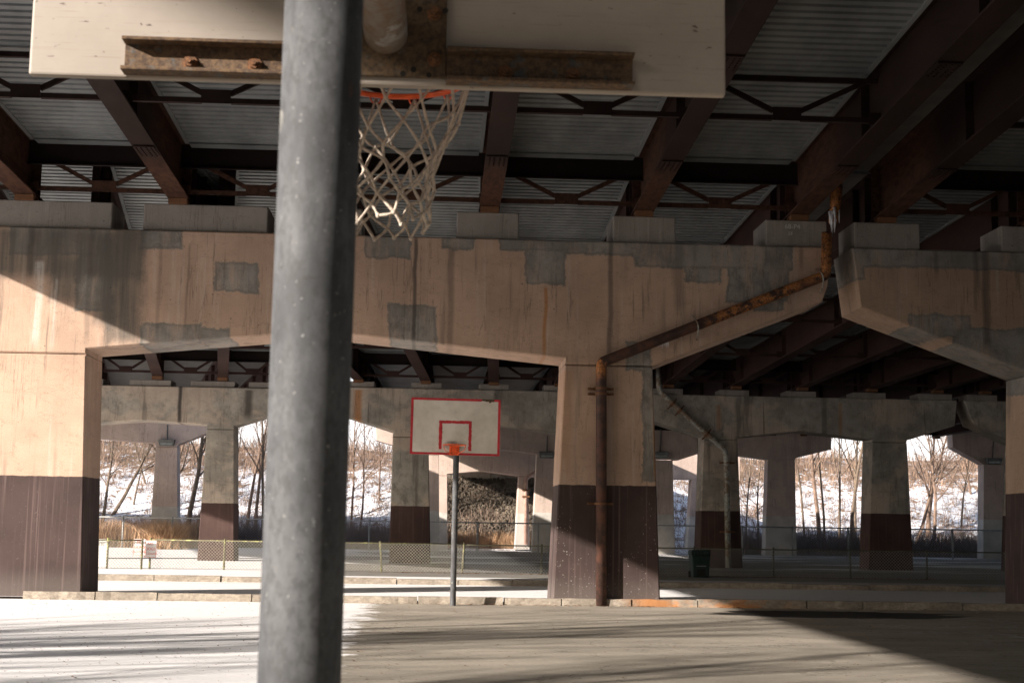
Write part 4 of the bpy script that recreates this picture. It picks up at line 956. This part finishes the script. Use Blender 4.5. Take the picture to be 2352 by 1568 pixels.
# ------------------------------------------------------------ bare trees
def tree_mesh(seed, h, r0_, spread, twigs=1.0, lean=(0, 0), fork=None, low=.35, maxlev=4):
    rn = random.Random(seed); tr = MB(); br = MB()
    def grow(b, p, d, L, r, lev, n):
        steps = 5 if lev < 2 else 3; pts = [p]; rs = [r]; q = p.copy(); dd = d.copy()
        for k in range(steps):
            dd = (dd+Vector((rn.uniform(-1, 1), rn.uniform(-1, 1), rn.uniform(-.5, .8)))*(.10 if lev == 0 else .20)).normalized()
            q = q+dd*L/steps; pts.append(q.copy()); rs.append(max(.006, r*(1-(.75 if lev else .8)*(k+1)/steps)))
        b.tube(pts, rs, 7 if lev == 0 else (5 if lev == 1 else 3), cap=False)
        if lev >= maxlev or L < .35: return
        cnt = {0: n, 1: 6, 2: 5, 3: 3}[lev]
        for c in range(cnt):
            t = low+(1-low)*(c+rn.random())/cnt if lev == 0 else rn.uniform(.2, 1)
            i = min(steps-1, int(t*steps)); f = t*steps-i; bp = pts[i].lerp(pts[i+1], min(1, f)); br_r = rs[i]*(.55 if lev == 0 else .6)
            ax = (pts[i+1]-pts[i]).normalized(); a = rn.uniform(0, 6.28); o = ax.orthogonal().normalized(); o = (Matrix.Rotation(a, 3, ax) @ o)
            ang = rn.uniform(.45, .95)*spread; nd = (ax*math.cos(ang)+o*math.sin(ang)+Vector((0, 0, .15))).normalized()
            grow(br, bp, nd, L*rn.uniform(.34, .55)*(1.15-t*.5 if lev == 0 else 1), max(.008, br_r*.8), lev+1, n)
    d0 = Vector((lean[0], lean[1], 1)).normalized()
    grow(tr, Vector((0, 0, -.3)), d0, h, r0_, 0, int(13*twigs))
    if fork:
        for fx in fork: grow(tr, Vector((fx*.2, 0, -.3)), Vector((fx, rn.uniform(-.1, .1), 1)).normalized(), h*rn.uniform(.8, .95), r0_*.8, 0, int(10*twigs))
    return tr, br
M['bark'] = simple('grey_brown_bark', (.155, .115, .085), .95, .35, 3)
M['bark_red'] = simple('reddish_brown_bark', (.20, .135, .10), .95, .35, 3)
cache = {}
def tree(u, Y, label, h=12, r=.16, lean=(0, 0), seed=0, spread=1., mat='bark', fork=None, group='bare trees on the snowy hill', vb=1150, low=.35, pos=None, tw=1., maxlev=3):
    x = XZ(u, vb, Y)[0] if pos is None else pos[0]; Y = Y if pos is None else pos[1]
    z = hill_z(x, Y)+.1 if Y > 90 else 0.
    root = empty('bare_tree', (x, Y, z), label, 'tree', group)
    tr, br = tree_mesh(seed, h, r, spread, tw, lean, fork, low, maxlev)
    for nm, bb in (('trunk', tr), ('branches', br)):
        me_o = bb.build(nm, M[mat]); me_o.parent = root; me_o.location = (0, 0, 0)
    return root
ORD = ['first', 'second', 'third', 'fourth', 'fifth', 'sixth', 'seventh', 'eighth', 'ninth']
def zone(lst, where):
    for k, a in enumerate(lst):
        tree(label='%s bare tree from the left %s' % (ORD[k], where), **a)
zone([dict(u=236, Y=104, h=8, r=.13, lean=(.18, 0), seed=1), dict(u=256, Y=106, h=9, r=.15, lean=(.42, 0), seed=2), dict(u=306, Y=108, h=6, r=.08, lean=(.2, 0), seed=3, spread=1.2),
      dict(u=335, Y=112, h=7, r=.09, lean=(-.2, 0), seed=31, spread=1.2)], 'right beside the big left column')
zone([dict(u=422, Y=97, h=10, r=.16, lean=(-.10, 0), seed=4), dict(u=430, Y=98, h=13, r=.2, lean=(.06, 0), seed=5), dict(u=452, Y=104, h=10, r=.10, lean=(.2, 0), seed=6)], 'in the gap right of the leftmost T-shaped pink pier')
zone([dict(u=548, Y=98, h=13, r=.12, lean=(.03, 0), seed=7, mat='bark_red'), dict(u=566, Y=102, h=13, r=.13, lean=(.14, 0), seed=8, mat='bark_red'), dict(u=589, Y=101, h=12, r=.14, lean=(.02, 0), seed=9, mat='bark_red'),
      dict(u=606, Y=99, h=13, r=.13, lean=(-.02, 0), seed=10)], 'between the left ramp column and the near grey pole')
zone([dict(u=806, Y=101, h=11, r=.10, lean=(.05, 0), seed=11, mat='bark_red'), dict(u=828, Y=104, h=9, r=.09, lean=(.1, 0), seed=12, mat='bark_red'), dict(u=872, Y=109, h=7, r=.08, seed=13, mat='bark_red', spread=1.2)],
     'in the bright gap right of the near grey pole')
zone([dict(u=1716, Y=100, h=9, r=.08, lean=(.04, 0), seed=14), dict(u=1738, Y=101, h=8, r=.09, lean=(-.05, 0), seed=15, spread=1.2)], 'in the narrow gap right of the grey downpipe')
zone([dict(u=1850, Y=98, h=12, r=.10, lean=(-.04, 0), seed=16), dict(u=1884, Y=97, h=14, r=.17, lean=(-.05, 0), seed=17, mat='bark_red'), dict(u=1893, Y=99, h=14, r=.10, lean=(.06, 0), seed=18), dict(u=1926, Y=100, h=13, r=.11, seed=19),
      dict(u=1951, Y=97, h=15, r=.15, lean=(-.01, 0), seed=20), dict(u=1962, Y=99, h=14, r=.14, lean=(.09, 0), seed=21), dict(u=1984, Y=98, h=15, r=.14, lean=(-.02, 0), seed=22)],
     'in the tall group left of the dark column')
zone([dict(u=2092, Y=100, h=12, r=.15, lean=(.34, 0), seed=23, mat='bark_red'), dict(u=2130, Y=104, h=9, r=.20, lean=(.02, 0), seed=24, mat='bark_red', spread=1.25), dict(u=2136, Y=98, h=11, r=.14, lean=(.2, 0), seed=25, mat='bark_red', spread=1.2),
      dict(u=2206, Y=106, h=7, r=.09, lean=(.0, 0), seed=26), dict(u=2232, Y=112, h=6, r=.1, lean=(-.2, 0), seed=27, mat='bark_red', spread=1.3)], 'right of the dark two column pier')
# trees on the street side to the left of the frame, they throw the soft stripes over the court
for k, (x, y, h) in enumerate([(-24, -12, 10), (-27, -7, 14), (-24, -2, 13), (-29, 2, 14), (-21.5, -13, 9), (-30, -11, 12), (-26, 8, 13), (-22.5, -8, 12), (-31, -4, 14), (-24, 5, 12), (-20.5, -4, 11), (-21, 2, 12), (-28, -1, 14), (-22.5, 9.5, 13), (-34, 5, 15)]):
    tree(0, 0, 'tall bare street tree standing left of the court, outside the picture', h=h, r=.26, seed=50+k, pos=(x, y), group='street trees left of the court', low=.15, tw=1.5, maxlev=2)

# ------------------------------------------------------------ brush and dry grass
def blades(name, n, area, hgt, mat, label, seed=1, w=.012, lean=.35, zf=None, clump=0, kind='stuff', cat='grass', dens=None):
    rn = random.Random(seed); b = MB(); cl = [(rn.uniform(area[0], area[1]), rn.uniform(area[2], area[3])) for _ in range(max(1, clump))]
    for k in range(n):
        if clump:
            c = cl[k % clump]; x = rn.gauss(c[0], .35); y = rn.gauss(c[1], .3)
        else: x = rn.uniform(area[0], area[1]); y = rn.uniform(area[2], area[3])
        if dens and not dens(x, y, rn): continue
        z = zf(x, y) if zf else .15; h = hgt*rn.uniform(.45, 1.1); lx = rn.gauss(0, lean)*h; ly = rn.gauss(0, lean)*h; a = rn.uniform(0, 3.14); wx, wy = w*math.cos(a), w*math.sin(a)
        m_ = (x+lx*.3, y+ly*.3, z+h*.55)
        n0 = len(b.v); b.v += [(x-wx, y-wy, z), (x+wx, y+wy, z), (m_[0]+wx*.8, m_[1]+wy*.8, m_[2]), (m_[0]-wx*.8, m_[1]-wy*.8, m_[2]), (x+lx, y+ly, z+h)]
        b.f += [(n0, n0+1, n0+2, n0+3), (n0+3, n0+2, n0+4)]; b.mi += [0, 0]
    return tag(b.build(name, mat), label, cat, kind=kind)
M['straw'] = simple('dry_orange_grass', (.44, .28, .165), .9, .4, 2.2)
M['dead'] = simple('dead_brown_brush', (.22, .155, .12), .9, .35, 1.)
M['greybrush'] = simple('grey_purple_brush', (.13, .095, .085), .9, .3, .8)
def xr(u, Y): return XZ(u, 1230, Y)[0]
hz = lambda x, y: hill_z(x, y)+.08 if y > 90 else .15
blades('dry_grass', 7000, (xr(150, 86), xr(470, 86), 84.4, 87.6), 1.75, M['straw'], 'tall orange dry grass behind the fence at the left', 3, .011, .2, clump=70)
blades('dry_grass', 2600, (xr(385, 84), xr(450, 84), 80.5, 83.6), 1.5, M['straw'], 'arching straw clump beside the leftmost pink column', 4, .012, .5, clump=3)
blades('dry_grass', 4500, (xr(985, 99), xr(1225, 99), 98.7, 101.5), 1.3, M['straw'], 'orange dry grass at the foot of the rock bank', 5, .014, .25)
blades('dead_brush', 11000, (xr(430, 92), xr(930, 92), 89.5, 96), 1.8, M['greybrush'], 'grey leafless thicket at the hill foot, left half', 6, .014, .2, zf=hz, cat='brush')
blades('dead_brush', 9000, (xr(1690, 92), xr(2300, 92), 89.5, 96), 1.9, M['greybrush'], 'dark leafless thicket behind the fence on the right', 7, .014, .2, zf=hz, cat='brush')
blades('hill_brush', 34000, (-55, 75, 97, 124), 1.3, M['dead'], 'brown twiggy brush over the snowy hillside', 8, .014, .55, zf=hz, clump=1500, cat='brush')
blades('ridge_brush', 11000, (-60, 80, 112, 128), 1.2, simple('tan_ridge_brush', (.30, .20, .14), .9, .3, .5), 'tan leafless brush along the hill crest', 9, .016, .35, zf=hz, clump=1500, cat='brush')

# ------------------------------------------------------------ leaf litter
rn = random.Random(5); b = MB()
def leaf(x, y, z, s):
    a = rn.uniform(0, 6.28); c_, s__ = math.cos(a)*s, math.sin(a)*s; k = rn.uniform(.35, .7)
    b.add([(x-c_, y-s__, z), (x+s__*k, y-c_*k, z+s*.3), (x+c_, y+s__, z+s*rn.uniform(0, .5)), (x-s__*k, y+c_*k, z+s*.15)], [(0, 1, 2, 3)])
for k in range(2400):
    y = 9+21*rn.random()**.8; x = rn.uniform(-.42*y, .0) if rn.random() < .8 else rn.uniform(0, .35*y); leaf(x, y, .006, rn.uniform(.008, .016+.02*rn.random()**2))
for k in range(1400):
    x = rn.uniform(-9, 14); leaf(x, KY-.05-abs(rn.gauss(0, .09)), .01, rn.uniform(.015, .04)) if rn.random() < (.9 if 0 < x < 5 else .2) else None
for k in range(900):
    x = rn.uniform(-2, 16); leaf(x, YC-.1-abs(rn.gauss(0, .25)), .185, rn.uniform(.03, .06))
M['leaf'] = simple('dead_leaves', (.17, .085, .045), .9, .5, 9)
tag(b.build('leaf_litter', M['leaf']), 'small dead leaves and twigs scattered over snow and asphalt', 'leaves', kind='stuff')
